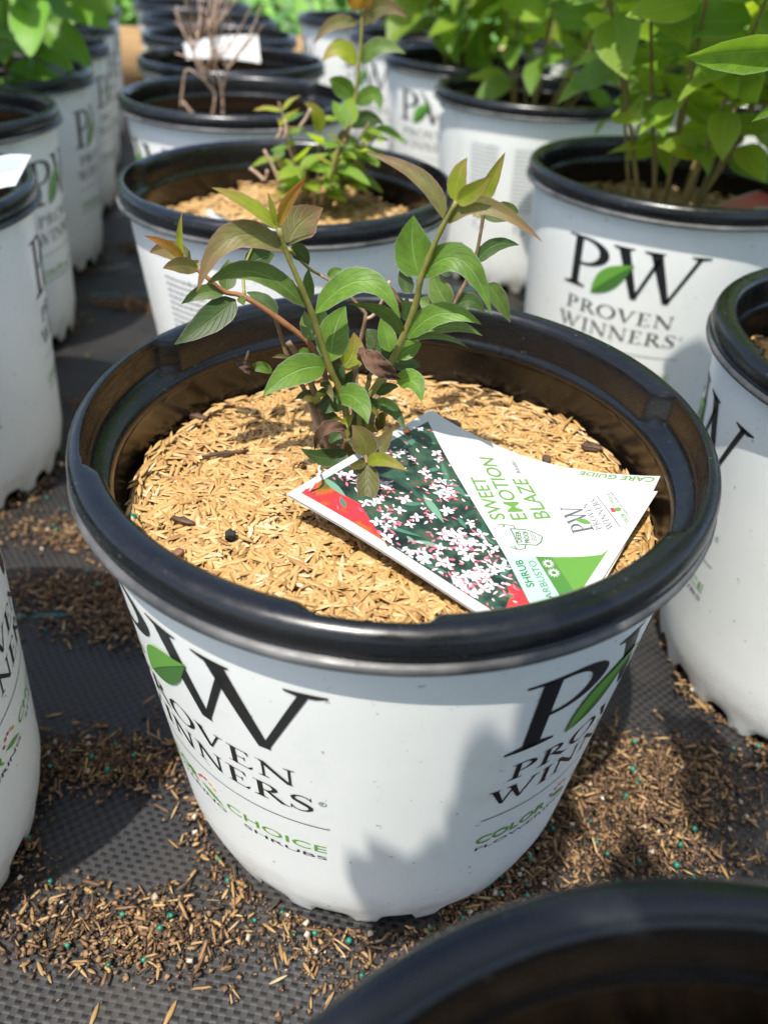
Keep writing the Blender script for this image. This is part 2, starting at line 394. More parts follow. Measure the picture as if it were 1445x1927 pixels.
# ------------------------------------------------------------------ lettering
ARC_N = 14
class Flat:
    """polygons drawn in a plane, later bent onto a pot or laid on a card"""
    def __init__(s): s.polys = []
    def poly(s, pts): s.polys.append([tuple(p) for p in pts]); return s
    def bar(s, x0, y0, x1, y1, w0, w1=None):             # a stroke cut level at both ends
        w1 = w0 if w1 is None else w1
        s.poly([(x0-w0/2, y0), (x0+w0/2, y0), (x1+w1/2, y1), (x1-w1/2, y1)])
    def box(s, x0, y0, x1, y1): s.poly([(x0, y0), (x1, y0), (x1, y1), (x0, y1)])
    def serif(s, x, y, w, d, t=.028):                     # d=+1 foot, -1 head
        s.poly([(x-w/2, y), (x+w/2, y), (x+w/2, y+d*t), (x+w*.22, y+d*t*2.6), (x-w*.22, y+d*t*2.6), (x-w/2, y+d*t)])
    def ring(s, cx, cy, rx, ry, wx, wy, a0, a1, n=22):
        for k in range(n):
            A = [rad(a0+(a1-a0)*(k+q)/n) for q in (0, 1)]
            s.poly([(cx+rx*math.cos(A[0]), cy+ry*math.sin(A[0])), (cx+rx*math.cos(A[1]), cy+ry*math.sin(A[1])),
                    (cx+(rx-wx)*math.cos(A[1]), cy+(ry-wy)*math.sin(A[1])), (cx+(rx-wx)*math.cos(A[0]), cy+(ry-wy)*math.sin(A[0]))])
    def path(s, pts, ws):
        n = len(pts); L = []; Rr = []
        for k in range(n):
            p = pts[max(0, k-1)]; q = pts[min(n-1, k+1)]
            dx, dy = q[0]-p[0], q[1]-p[1]; l = math.hypot(dx, dy) or 1
            L.append((pts[k][0]-dy/l*ws[k]/2, pts[k][1]+dx/l*ws[k]/2)); Rr.append((pts[k][0]+dy/l*ws[k]/2, pts[k][1]-dx/l*ws[k]/2))
        for k in range(n-1): s.poly([Rr[k], Rr[k+1], L[k+1], L[k]])
    def add(s, o, dx=0, dy=0, sx=1, sy=None):
        sy = sx if sy is None else sy
        for p in o.polys: s.polys.append([(dx+x*sx, dy+y*sy) for x, y in p])
    def mapped(s, fn):
        o = Flat(); o.polys = [[fn(x, y) for x, y in p] for p in s.polys]; return o
T, H_ = .135, .05
def glyph(ch):
    g = Flat()
    if ch == 'I': g.bar(.2, 0, .2, 1, T); g.serif(.2, 0, .36, 1); g.serif(.2, 1, .36, -1); return g, .4
    if ch in 'PR':
        g.bar(.2, 0, .2, 1, T); g.serif(.2, 0, .38, 1)
        g.poly([(.02, 1), (.30, 1), (.30, .955), (.02, .97)])
        if ch == 'P': g.ring(.30, .725, .40, .275, .15, .05, -90, 90); g.box(.2, .45, .31, .50); g.box(.2, .95, .31, 1); return g, .74
        g.ring(.30, .745, .36, .255, .14, .05, -90, 90); g.box(.2, .49, .31, .54); g.box(.2, .95, .31, 1)
        g.bar(.38, .52, .80, 0, .15, .17); g.poly([(.74, 0), (.95, 0), (.95, .03), (.80, .06)]); return g, .88
    if ch == 'O': g.ring(.48, .5, .48, .53, .145, .055, 0, 360, 40); return g, .96
    if ch == 'V': g.bar(.14, 1, .44, 0, .17, .10); g.bar(.74, 1, .44, 0, .06, .06); g.serif(.14, 1, .32, -1, .022); g.serif(.74, 1, .26, -1, .022); return g, .88
    if ch == 'W':
        g.bar(.13, 1, .42, 0, .17, .10); g.bar(.66, .86, .42, 0, .065, .06); g.bar(.60, 1, .91, 0, .17, .10); g.bar(1.24, 1, .91, 0, .07, .06)
        for x, w_ in ((.13, .32), (.58, .30), (1.24, .28)): g.serif(x, 1, w_, -1, .022)
        return g, 1.38
    if ch == 'E':
        g.bar(.2, 0, .2, 1, T)
        g.box(.03, 0, .62, .042); g.box(.03, .958, .58, 1); g.box(.2, .49, .48, .532)
        g.poly([(.62, 0), (.68, .2), (.655, .2), (.54, .042)]); g.poly([(.58, 1), (.61, .80), (.585, .80), (.5, .958)]); g.bar(.475, .40, .475, .62, .028); return g, .72
    if ch == 'N':
        g.bar(.17, 0, .17, 1, .06); g.bar(.13, 1, .80, 0, .17, .15); g.bar(.80, 0, .80, 1, .06)
        g.serif(.17, 0, .28, 1, .022); g.serif(.80, 1, .28, -1, .022); g.poly([(0, 1), (.2, 1), (.2, .96), (0, .975)]); return g, .97
    if ch == 'S':
        P = [(.52, .80), (.44, .93), (.30, .985), (.16, .93), (.09, .80), (.13, .67), (.26, .57), (.40, .46), (.51, .34), (.52, .19), (.42, .06), (.27, .015), (.13, .07), (.055, .22)]
        W_ = [.03, .05, .055, .07, .11, .13, .15, .155, .14, .11, .07, .055, .05, .03]
        g.path(P, W_); g.bar(.53, .74, .53, .97, .03); g.bar(.045, .03, .045, .28, .03); return g, .62
    return g, .4
def word(txt, h, gap=.06):
    f = Flat(); x = 0
    for ch in txt:
        if ch == ' ': x += .4; continue
        g, adv = glyph(ch); f.add(g, x*h, 0, h); x += adv+gap
    return f, (x-gap)*h
def fit_word(txt, h, x0, x1, y, gap=.06):
    f, wd = word(txt, h, gap); o = Flat(); o.add(f, x0, y, (x1-x0)/wd, 1); return o
_fc = {}
def sans(txt, bold=0.0):
    """triangulated sans text, scaled so that its capitals are 1 high and starting at x=0"""
    key = (txt, bold)
    if key in _fc: return _fc[key]
    c = bpy.data.curves.new('t', 'FONT'); c.body = txt; c.offset = bold; c.resolution_u = 3
    ob = bpy.data.objects.new('t', c); col.objects.link(ob)
    me = bpy.data.meshes.new_from_object(ob.evaluated_get(bpy.context.evaluated_depsgraph_get()))
    f = Flat()
    vs = [v.co for v in me.vertices]
    x0 = min(v.x for v in vs); x1 = max(v.x for v in vs)
    cap = .69
    for p in me.polygons: f.polys.append([((vs[i].x-x0)/cap, vs[i].y/cap) for i in p.vertices])
    bpy.data.objects.remove(ob); bpy.data.curves.remove(c); bpy.data.meshes.remove(me)
    _fc[key] = (f, (x1-x0)/cap); return _fc[key]
def fit_sans(txt, h, x0, x1, y, bold=0.0):
    f, wd = sans(txt, bold); o = Flat(); o.add(f, x0, y, (x1-x0)/wd, h); return o
def leaf_shape(x0, y0, x1, y1, wd, belly=.45, n=12, bend=0.0):
    up = []; dn = []
    dx, dy = x1-x0, y1-y0; l = math.hypot(dx, dy); nx_, ny_ = -dy/l, dx/l
    for k in range(n+1):
        t = k/n; w_ = wd*math.sin(math.pi*t**(.9))*(1-.15*t)
        b_ = bend*math.sin(math.pi*t)
        up.append((x0+dx*t+nx_*(w_*(1-belly)*1.0+b_), y0+dy*t+ny_*(w_*(1-belly)+b_))); dn.append((x0+dx*t-nx_*(w_*belly-b_), y0+dy*t-ny_*(w_*belly-b_)))
    f = Flat()
    for k in range(n): f.poly([dn[k], dn[k+1], up[k+1], up[k]])
    return f
def disc(cx, cy, rx, ry=None, n=14):
    ry = ry or rx
    return [(cx+rx*math.cos(2*math.pi*k/n), cy+ry*math.sin(2*math.pi*k/n)) for k in range(n)]
def flat_bm(f, step=None):
    bm = bmesh.new()
    for p in f.polys:
        try: bm.faces.new([bm.verts.new((x, y, 0)) for x, y in p])
        except ValueError: pass
    if step:
        xs = [v.co.x for v in bm.verts]; x = math.floor(min(xs)/step)*step+step
        while x < max(xs):
            bmesh.ops.bisect_plane(bm, geom=bm.verts[:]+bm.edges[:]+bm.faces[:], plane_co=(x, 0, 0), plane_no=(1, 0, 0)); x += step
    return bm

# ------------------------------------------------------------------ the nursery pot
RIM_H = .25
def body_r(z):
    return float(np.interp(z, [0, .012, .03, .215, .228, .237], [.1080, .1118, .1160, .1322, .1326, .1352]))
SEG = 192
def lathe(name, prof, rf=None, zf=None, seg=SEG, cap=False):
    vs = []; fs = []
    for i, (r, z) in enumerate(prof):
        for k in range(seg):
            t = 2*math.pi*k/seg
            rr = r if rf is None else rf(i, r, t); zz = z if zf is None else zf(i, z, t)
            vs.append((rr*math.cos(t), rr*math.sin(t), zz))
    for i in range(len(prof)-1):
        for k in range(seg):
            a = i*seg+k; b = i*seg+(k+1) % seg; fs.append((a, b, b+seg, a+seg))
    if cap: fs.append(tuple(range((len(prof)-1)*seg, len(prof)*seg)))
    return mesh(name, vs, fs)
# the band below the rim steps in and out: wide stacking lugs between narrow recesses (degrees)
RECESS = [(-101, -84), (-36, 13), (155, 206)]
def lug(t):
    d = math.degrees(t) % 360; best = 0
    for a, b in RECESS:
        c = ((a+b)/2) % 360; half = (b-a)/2
        e = abs((d-c+180) % 360-180)
        best = max(best, min(1, max(0, (half+1.2-e)/2.4)))
    return best                      # 1 in a recess, 0 on a lug
rim_prof = [(.1330, .2335), (.1392, .2335), (.1404, .2345), (.1404, .2362), (.1388, .2372), (.1372, .2380), (.1390, .2390), (.1402, .2408),
            (.1402, .2442), (.1393, .2472), (.1378, .2491), (.1356, .2500), (.1336, .2502), (.1300, .2496), (.1280, .2484), (.1270, .2455),
            (.1266, .2380), (.1265, .2318), (.1263, .2302), (.1256, .2292), (.1248, .2278), (.1244, .2260), (.1248, .2242), (.1258, .2230)]
def rim_r(i, r, t):
    if 13 <= i <= 17:
        k = lug(t); tgt = (.1338, .1336, .1334, .1332, .1326)[i-13]
        return r+(tgt-r)*k
    return r
FLANGE_ME = lathe('flange', [(.1340, .2333), (.1398, .2333), (.1412, .2340), (.1414, .2356), (.1404, .2368), (.1380, .2374)])
RIM_ME = lathe('rim', rim_prof, rim_r)
INNER_ME = lathe('inner_wall', [(.1257, .2231), (.1262, .221), (.1252, .205), (.1222, .17), (.1170, .10), (.1110, .03), (.106, .016), (.02, .014)], cap=True)
NS = 20
def foot(t):
    u = (t*NS/(2*math.pi)) % 1.0
    a = min(1, max(0, 1-abs(u-.5)/.29))
    return .0140*math.sqrt(max(0, 1-(1-a)**2))*(.85+.15*math.sin(5*t+.6))
bz = [.2368, .233, .2285, .222, .215, .19, .16, .13, .10, .07, .05, .03, .021, .014]
body_prof = [(body_r(z), z) for z in bz]+[(.1108, .0085), (.1085, .0)]
def body_z(i, z, t):
    n = len(bz)
    if i == n: return z+foot(t)*.28
    if i == n+1: return z+foot(t)
    return z
BASE_ME = lathe('base', [(.1084, .0001), (.1055, .0004), (.1030, .015), (.02, .0165)], None, lambda i, z, t: z+foot(t) if i < 2 else z, cap=True)
BODY_ME = lathe('body', body_prof, None, body_z)
FLANGE_ME.materials.append(m_black_plastic('scuffed_plastic', (.018, .018, .019), (.14, .14, .14), .32, .6)); BASE_ME.materials.append(INNER); BODY_ME.materials.append(WHITE); RIM_ME.materials.append(RIMM); INNER_ME.materials.append(INNER)
for mm in (BODY_ME, RIM_ME, INNER_ME, FLANGE_ME, BASE_ME): mm.polygons.foreach_set('use_smooth', [True]*len(mm.polygons))

# the printed logo, in metres along the arc, centred on x = 0
RA = .130
def deg(d): return rad(d-27.4)*RA       # logo measured in degrees from its left edge
black = Flat()
def place(g, x0, x1, y0, y1, adv): black.add(g, x0, y0, (x1-x0)/adv, y1-y0)
g, adv = glyph('P'); place(g, deg(-.5), deg(20), .163, .2085, adv)
g, adv = glyph('W'); place(g, deg(20.5), deg(56), .1635, .2085, adv)
black.add(fit_word('PROVEN', .0122, deg(2.5), deg(49.5), .1405))
black.add(fit_word('WINNERS', .0128, deg(-.5), deg(52.6), .1218))
black.box(deg(-.5), .1098, deg(55.4), .1104)
black.ring(deg(54.2), .1318, .0018, .0018, .0003, .0003, 0, 360, 16)
rr_, wd_ = sans('R'); black.add(rr_, deg(54.2)-.0007, .1309, .0018)
black.add(fit_sans('FLOWERING', .0030, deg(.5), deg(28.5), .0795))
black.add(fit_sans('SHRUBS', .0030, deg(34), deg(54.5), .0795))
green = Flat(); green.add(fit_sans('COLOR', .0068, deg(0), deg(19.5), .0862, .018)); green.add(fit_sans('CHOICE', .0062, deg(29.5), deg(54.5), .0865))
green.add(leaf_shape(deg(21), .0905, deg(28.3), .0845, .0035, .5))
leafp = leaf_shape(deg(13.5), .1610, deg(29.2), .1945, .0185, .55, 14, .0015)
leafu = leaf_shape(deg(13.5), .1610, deg(29.2), .1945, .0185*.62, .05, 14, .0015)
red = Flat(); yel = Flat()
for k, (dx, dz) in enumerate(((20.6, .0945), (21.8, .0972), (23.2, .0980))): red.poly(disc(deg(dx), dz, .0013, .0011))
for k, (dx, dz) in enumerate(((24.8, .0970), (26.0, .0950))): yel.poly(disc(deg(dx), dz, .0013, .0011))
blur = Flat()
rl = random.Random(4)
for k in range(16):                     # the block of small print on the far side of the pot
    x = -.02; 
    while x < .02:
        l = rl.uniform(.002, .006); blur.box(x, .195-k*.0052, min(x+l, .021), .1968-k*.0052); x += l+.0012
for k in range(3):
    a = k*2*math.pi/3+.5; blur.path([(.010*math.cos(a+q*.35)*.8, .095+.010*math.sin(a+q*.35)*.8) for q in range(5)], [.0025]*5)
def on_pot(name, f, mat, off=.00035):
    bm = flat_bm(f, .003)
    for v in bm.verts:
        t = v.co.x/RA-math.pi/2; r = body_r(v.co.y)+off; v.co = Vector((r*math.cos(t), r*math.sin(t), v.co.y))
    me = bpy.data.meshes.new(name); bm.to_mesh(me); bm.free(); me.materials.append(mat); return me
LOGO = [('lettering', on_pot('lettering', black, INK)), ('leaf_emblem', on_pot('leaf_emblem', leafp, DGREEN_INK, .0006)), ('leaf_upper_half', on_pot('leaf_upper_half', leafu, GREEN_INK, .0009)), ('tagline', on_pot('tagline', green, GREEN_INK)),  # printed leaf is two-tone, with a lighter green upper half
        ('flower_emblem', on_pot('flower_emblem', red, RED_INK)), ('petal_emblem', on_pot('petal_emblem', yel, YEL_INK))]
SMALL = on_pot('small_print', blur, GREY_INK)

def pot(c, logo_az, label, lugs=0.0, n_logo=(0, 87), small=(180,), full=True):
    """logo_az: direction (degrees from +x) that the middle of the first logo faces"""
    root = empty('nursery_pot', (c[0], c[1], 0)); tag(root, label, 'plant pot', 'white nursery pots standing in rows')
    b = link('body', BODY_ME, None, root); r = link('rim', RIM_ME, None, root); r.rotation_euler = (0, 0, rad(lugs)); link('flange', FLANGE_ME, None, r); link('inner_wall', INNER_ME, None, root).rotation_euler = (0, 0, 0)
    b.rotation_euler = (0, 0, rad(logo_az*1.0)); link('base', BASE_ME, None, b)
    for a in n_logo:
        lead = None
        for nm, me in (LOGO if full else LOGO[:4]):
            q = bpy.data.objects.new(nm, me); col.objects.link(q)
            if lead is None: lead = q; q.parent = root; q.rotation_euler = (0, 0, rad(logo_az+a+90))
            else: q.parent = lead
    for a in small:
        q = bpy.data.objects.new('small_print', SMALL); col.objects.link(q); q.parent = root; q.rotation_euler = (0, 0, rad(logo_az+a+90))
    return root

POS = {'M': (0, 0), 'A': (-.098, .381), 'B': (-.209, .745), 'C': (-.272, 1.041), 'D': (-.351, 1.338), 'E': (-.431, 1.61), 'F': (-.535, 1.915),
       'R0': (.321, .103), 'R1': (.258, .488), 'R2': (.175, .908), 'R3': (.096, 1.204), 'R4': (.015, 1.50), 'R5': (-.125, 1.80), 'N': (.079, -.347),
       'L0': (-.303, -.078), 'L1': (-.425, .289), 'L2': (-.514, .577), 'L3': (-.563, .835), 'L4': (-.625, 1.10), 'L5': (-.70, 1.37), 'L6': (-.775, 1.65),
       'S1': (.578, .60), 'S2': (.500, 1.00), 'S3': (.42, 1.30), 'S4': (.34, 1.60), 'T3': (.74, 1.40), 'T2': (.82, 1.10), 'Z': (.165, -.70)}
POTS = {
 'M': (-126.7, 'white pot holding the sparse seedling with the flower-picture tag on its mulch', 0),
 'A': (-290, 'white pot right behind the tagged seedling\'s pot, holding a small bushy shrub in mulch', 20),
 'B': (-230, 'white pot with bare dry brown twigs standing up from it', 40),
 'C': (-240, 'white pot just behind the dry-twig pot with a small white card in it', 10),
 'D': (-210, 'white pot with a large white tag standing above its rim', 60),
 'E': (-190, 'empty-looking white pot, second before the timber board behind the large white tag', 30),
 'F': (-170, 'white pot against the timber board at the end of the dry-twig row', 0),
 'R0': (-190.8, 'white pot beside the tag end of the seedling\'s pot, with shaded brown mulch inside', 35),
 'R1': (-116.5, 'white pot with the full P W logo facing, holding a leafy bright green shrub', 15),
 'R2': (-290, 'white pot behind the leafy bright shrub\'s pot with a block of small grey print', 50),
 'R3': (-119, 'white pot with black shaded inside and a dark leafed shrub', 5),
 'R4': (-140, 'white pot between the shaded black pot and the pot beside the timber board', 25),
 'R5': (-160, 'white pot standing before the timber board at the end of the leafy pots\' row', 70),
 'N': (30, 'pot whose broad black rim fills the foreground in front of the tagged seedling\'s pot', 0),
 'L0': (6.2, 'white pot with coloured flower emblem near its foot, standing alone beside bare fabric', 0),
 'L1': (-55.6, 'white pot with a pale green card leaning over its black rim', 45),
 'L2': (-80.4, 'white pot behind the pale-card pot, dark and empty inside, P logo at its edge', 15),
 'L3': (-76.7, 'white pot holding the broad waxy-leaved shrub, behind the dark empty pot', 70),
 'L4': (-74, 'white pot right behind the broad waxy-leaved shrub', 20),
 'L5': (-72, 'white pot two behind the broad waxy-leaved shrub', 50),
 'L6': (-70, 'white pot at the far end of the waxy-leaved shrub\'s row', 0),
 'S1': (-100, 'white pot behind the leafy bright shrub, glimpsed between its stems', 0),
 'S2': (-120, 'white pot glimpsed under foliage beside the pot with small grey print', 30),
 'S3': (-130, 'white pot deep under foliage beside the shaded black pot', 60),
 'S4': (-140, 'white pot in the leafiest row nearest the timber board', 15),
 'T2': (-100, 'white pot in the outermost leafy row, two pots from the timber board', 0),
 'T3': (-100, 'white pot in the outermost leafy row, one pot from the timber board', 0),
 'Z': (-90, 'white pot added out of view to hold the tall shade-casting shrub', 0),  # unseen pot, added to carry the shade-casting shrub
}
SMALL_AT = {'R2': (194, 166), 'A': (168,), 'R1': (180,), 'M': (180,)}
for k, (az, lab, lg) in POTS.items():
    pot(POS[k], az, lab, lg, small=SMALL_AT.get(k, (180,)), full=k in ('M', 'L0', 'L1', 'R1', 'R0', 'A'))

# ------------------------------------------------------------------ mulch in the pots
def nz(x, y, s): return .0016*math.sin(70*x+s)*math.cos(64*y+2*s)+.001*math.sin(150*x-110*y+s)
def bed_M(x, y): return .2045-.040*y+nz(x, y, 1.0)-.10*max(0, x-.045)*max(0, .05-y)*2
def bed_A(x, y): return .2075+.012*y+.004*math.cos(x*25)+nz(x, y, 2.0)
def bed(z, s): return lambda x, y: z+nz(x, y, s)
mulch('rice_hull_mulch', POS['M'], .1232, bed_M, 14500, 'golden rice hull mulch around the tagged seedling', seed=3)
mulch('rice_hull_mulch', POS['A'], .1225, bed_A, 6000, 'golden rice hull mulch under the small bushy shrub', seed=4)
mulch('rice_hull_mulch', POS['R1'], .1225, bed(.203, 3), 2600, 'tan rice hull mulch under the leafy bright shrub, beside a red tag', seed=5)
mulch('rice_hull_mulch', POS['R0'], .1225, bed(.207, 4), 2600, 'brown shaded rice hull mulch in the pot beside the picture tag\'s end', seed=6)
mulch('rice_hull_mulch', POS['N'], .1225, bed(.199, 5), 2200, 'shaded rice hull mulch inside the broad foreground rim', seed=7)
BED_DARK = {'B': .178, 'C': .178, 'D': .185, 'E': .185, 'F': .185, 'R2': .19, 'R3': .18, 'R4': .185, 'R5': .19, 'L1': .175, 'L2': .172, 'L3': .19, 'L4': .19, 'L5': .19, 'L6': .19, 'S1': .195, 'S2': .195, 'S3': .195, 'S4': .195, 'T2': .195, 'T3': .195, 'Z': .2}
WHERE = {'B': 'under the dry brown twigs', 'C': 'in the pot with the small white card', 'D': 'below the large white standing tag', 'E': 'in the empty-looking pot before the timber', 'F': 'in the pot against the timber board', 'R2': 'in the pot with small grey print', 'R3': 'in the shaded black pot', 'R4': 'in the pot past the shaded black one', 'R5': 'in the pot beside the timber board', 'L1': 'in the pale-card pot', 'L2': 'in the dark empty pot', 'L3': 'under the broad waxy-leaved shrub', 'L4': 'just behind the broad waxy-leaved shrub', 'L5': 'two behind the broad waxy-leaved shrub', 'L6': 'at the far end of the waxy-leaved row', 'S1': 'behind the leafy bright shrub', 'S2': 'under foliage past the small grey print', 'S3': 'deep under foliage past the shaded black pot', 'S4': 'in the leafiest row near the timber', 'T2': 'in the outermost leafy row, two pots from the timber', 'T3': 'in the outermost leafy row, one pot from the timber', 'Z': 'under the tall unseen shrub added to cast shade'}  # last entry is the bed of the unseen shrub added for its shadow
for k, z in BED_DARK.items():
    far = k not in ('B', 'L1', 'L2', 'R2')
    r = .1205 if z < .19 else .122
    vs = [(0, 0, z+.004)]; fs = []
    for i in range(1, 7):
        for q in range(36):
            t = 2*math.pi*q/36; rr = r*i/6; vs.append((rr*math.cos(t), rr*math.sin(t), z+.004*(1-i/6)+nz(rr*math.cos(t), rr*math.sin(t), i)))
    for q in range(36): fs.append((0, 1+q, 1+(q+1) % 36))
    for i in range(5):
        for q in range(36): a = 1+i*36; fs.append((a+q, a+36+q, a+36+(q+1) % 36, a+(q+1) % 36))
    o = link('potting_mulch', mesh('potting_mulch', vs, fs), SOIL_FLAT); o.location = (POS[k][0], POS[k][1], 0)
    tag(o, 'dark mulch bed '+WHERE[k], 'mulch', None, 'stuff')

# ------------------------------------------------------------------ plants
def leaf_profile(t): return (t**.60)*((1-t)**.98)/((.380**.60)*(.620**.98))
def blade(name, b, m, t, w, roll, mat, parent, org, fold=.18, seed=0, nu=11, nv=6, shape=None, crumple=0.0):
    rn = random.Random(seed); b, m, t = Vector(b), Vector(m), Vector(t)
    ctl = m*2-(b+t)*.5
    vs = []; uvs = []
    ph = rn.uniform(0, 6)
    for i in range(nu+1):
        q = i/nu
        p = b*(1-q)**2+ctl*2*q*(1-q)+t*q*q
        tg = ((ctl-b)*(1-q)+(t-ctl)*q).normalized()
        vd = (CAM-p).normalized(); sd_ = tg.cross(vd)
        if sd_.length < 1e-4: sd_ = tg.cross(Vector((0, 0, 1)))
        sd_.normalize(); sd_ = Matrix.Rotation(rad(roll), 3, tg) @ sd_; nn = sd_.cross(tg).normalized()
        hw = w*max(.03, (shape or leaf_profile)(min(.999, max(.001, q)))); hw = max(hw, w*.05) if q < .97 else hw
        for j in range(nv+1):
            s = -1+2*j/nv
            off = fold*hw*abs(s)**1.4 + .05*w*math.sin(q*9+ph+(2 if s > 0 else 0))*abs(s)
            if crumple: off += crumple*w*(math.sin(q*17+s*5+ph)+math.sin(q*31-s*11+2*ph))
            vs.append(p+sd_*(hw*s*(1+.03*math.sin(q*23+ph)))+nn*off-Vector(org)); uvs.append((q, .5+.5*s))
    fs = []
    for i in range(nu):
        for j in range(nv):
            a = i*(nv+1)+j; fs.append((a, a+1, a+nv+2, a+nv+1))
    me = mesh(name, vs, fs); ul = me.uv_layers.new(name='UVMap')
    for l in me.loops: ul.data[l.index].uv = uvs[l.vertex_index]
    return link(name, me, mat, parent)
def tube(name, pts, r0, r1, mat, parent, org=(0, 0, 0), sides=7, sub=3, knob=0.0):
    P = [Vector(p)-Vector(org) for p in pts]; Q = []
    for k in range(len(P)-1):
        p0 = P[max(0, k-1)]; p1 = P[k]; p2 = P[k+1]; p3 = P[min(len(P)-1, k+2)]
        for s in range(sub):
            u = s/sub
            Q.append(.5*((2*p1)+(-p0+p2)*u+(2*p0-5*p1+4*p2-p3)*u*u+(-p0+3*p1-3*p2+p3)*u**3))
    Q.append(P[-1]); vs = []; fs = []; n = len(Q)
    for k, p in enumerate(Q):
        tg = (Q[min(n-1, k+1)]-Q[max(0, k-1)]).normalized(); a = tg.orthogonal().normalized() if abs(tg.z) > .98 else tg.cross(Vector((0, 0, 1))).normalized(); c = tg.cross(a)
        r = r0+(r1-r0)*k/(n-1)
        if knob and k % sub == 0: r *= 1+knob
        for j in range(sides):
            an = 2*math.pi*j/sides; vs.append(p+(a*math.cos(an)+c*math.sin(an))*r)
    for k in range(n-1):
        for j in range(sides): fs.append((k*sides+j, k*sides+(j+1) % sides, (k+1)*sides+(j+1) % sides, (k+1)*sides+j))
    fs.append(tuple(range((n-1)*sides, n*sides))); fs.append(tuple(reversed(range(sides))))
    return link(name, mesh(name, vs, fs), mat, parent)

# --- the seedling in the middle pot
Y0 = .022
ORG = Vector((-.024, Y0, .200))
sap = empty('young_shrub', ORG); tag(sap, 'sparse young shrub with green and bronze leaves beside the flower-picture tag', 'shrub')
def S(u, v, dy=0.0): return aty(u, v, Y0+dy)
base = [Vector((-.026, .022, .198)), Vector((-.020, .020, .200)), Vector((-.014, .026, .199)), Vector((-.030, .028, .198))]
stems = [
 ([base[1], S(655, 800), S(640, 735, -.004), S(620, 691, -.008), S(590, 597, -.014), S(565, 536, -.018), S(541, 480, -.02), S(525, 430, -.022)], .0018, .0009, STEM_G),
 ([base[2], S(690, 765), S(724, 703), S(755, 643, -.004), S(783, 570, -.008), S(790, 531, -.01), S(807, 485, -.012), S(831, 430, -.014), S(859, 379, -.016)], .0019, .0009, STEM_G),
 ([base[3], S(622, 770, .006), S(598, 666, .008), S(526, 601, .006), S(459, 558, .004), S(426, 550, .002), S(396, 527), S(376, 511), S(348, 489)], .0016, .0007, STEM_R),
 ([base[0], S(592, 770, .01), S(560, 710, .012), S(542, 674, .012), S(518, 597, .012)], .0013, .0010, STEM_B),
 ([base[2], S(712, 740, .02), S(765, 660, .035), S(844, 583, .045), S(865, 552, .045), S(892, 494, .045), S(908, 412, .045), S(909, 380, .045)], .0014, .0007, STEM_B),
 ([base[1], S(668, 720, .03), S(676, 653, .034), S(688, 598, .036), S(679, 580, .036), S(643, 543, .036), S(600, 516, .036)], .0015, .0006, STEM_B),
 ([S(688, 600, .036), S(704, 592, .036), S(722, 560, .036), S(733, 528, .036)], .0009, .0006, STEM_DRY),
 ([base[1]+Vector((.004, 0, 0)), S(676, 775, -.004), S(688, 737, -.006), S(700, 690, -.008), S(706, 640, -.008)], .0013, .0008, STEM_G),
 ([base[3], S(610, 790, .004), S(594, 743, .004), S(566, 680, .004), S(542, 643, .004)], .0018, .0013, STEM_B),
 ([base[0], S(652, 830, -.006), S(672, 846, -.022), S(688, 860, -.034), S(690, 872, -.038)], .0014, .0008, STEM_B),
 ([S(460, 556, .004), S(458, 520, .012), S(463, 495, .018), S(478, 460, .022)], .0008, .0005, STEM_G),
 ([S(545, 470, -.02), S(581, 505, .01), S(600, 516, .036)], .0007, .0006, STEM_G),
 ([base[0], S(596, 800, .012), S(575, 740, .016), S(556, 700, .018)], .0012, .0008, STEM_DRY),
 ([S(655, 760, 0), S(664, 724, .004), S(672, 690, .004)], .0010, .0006, STEM_B),
]
STEMO = [(tube('stem', pts, r0, r1, mt, sap, ORG, knob=.18), pts) for pts, r0, r1, mt in stems]
def near_stem(p):
    best = None
    for ob, pts in STEMO:
        for a, b in zip(pts, pts[1:]):
            ab = b-a; q = max(0, min(1, (p-a).dot(ab)/ab.length_squared)); d = (a+ab*q-p).length
            if best is None or d < best[0]: best = (d, ob)
    return best[1]
PXM = .000252
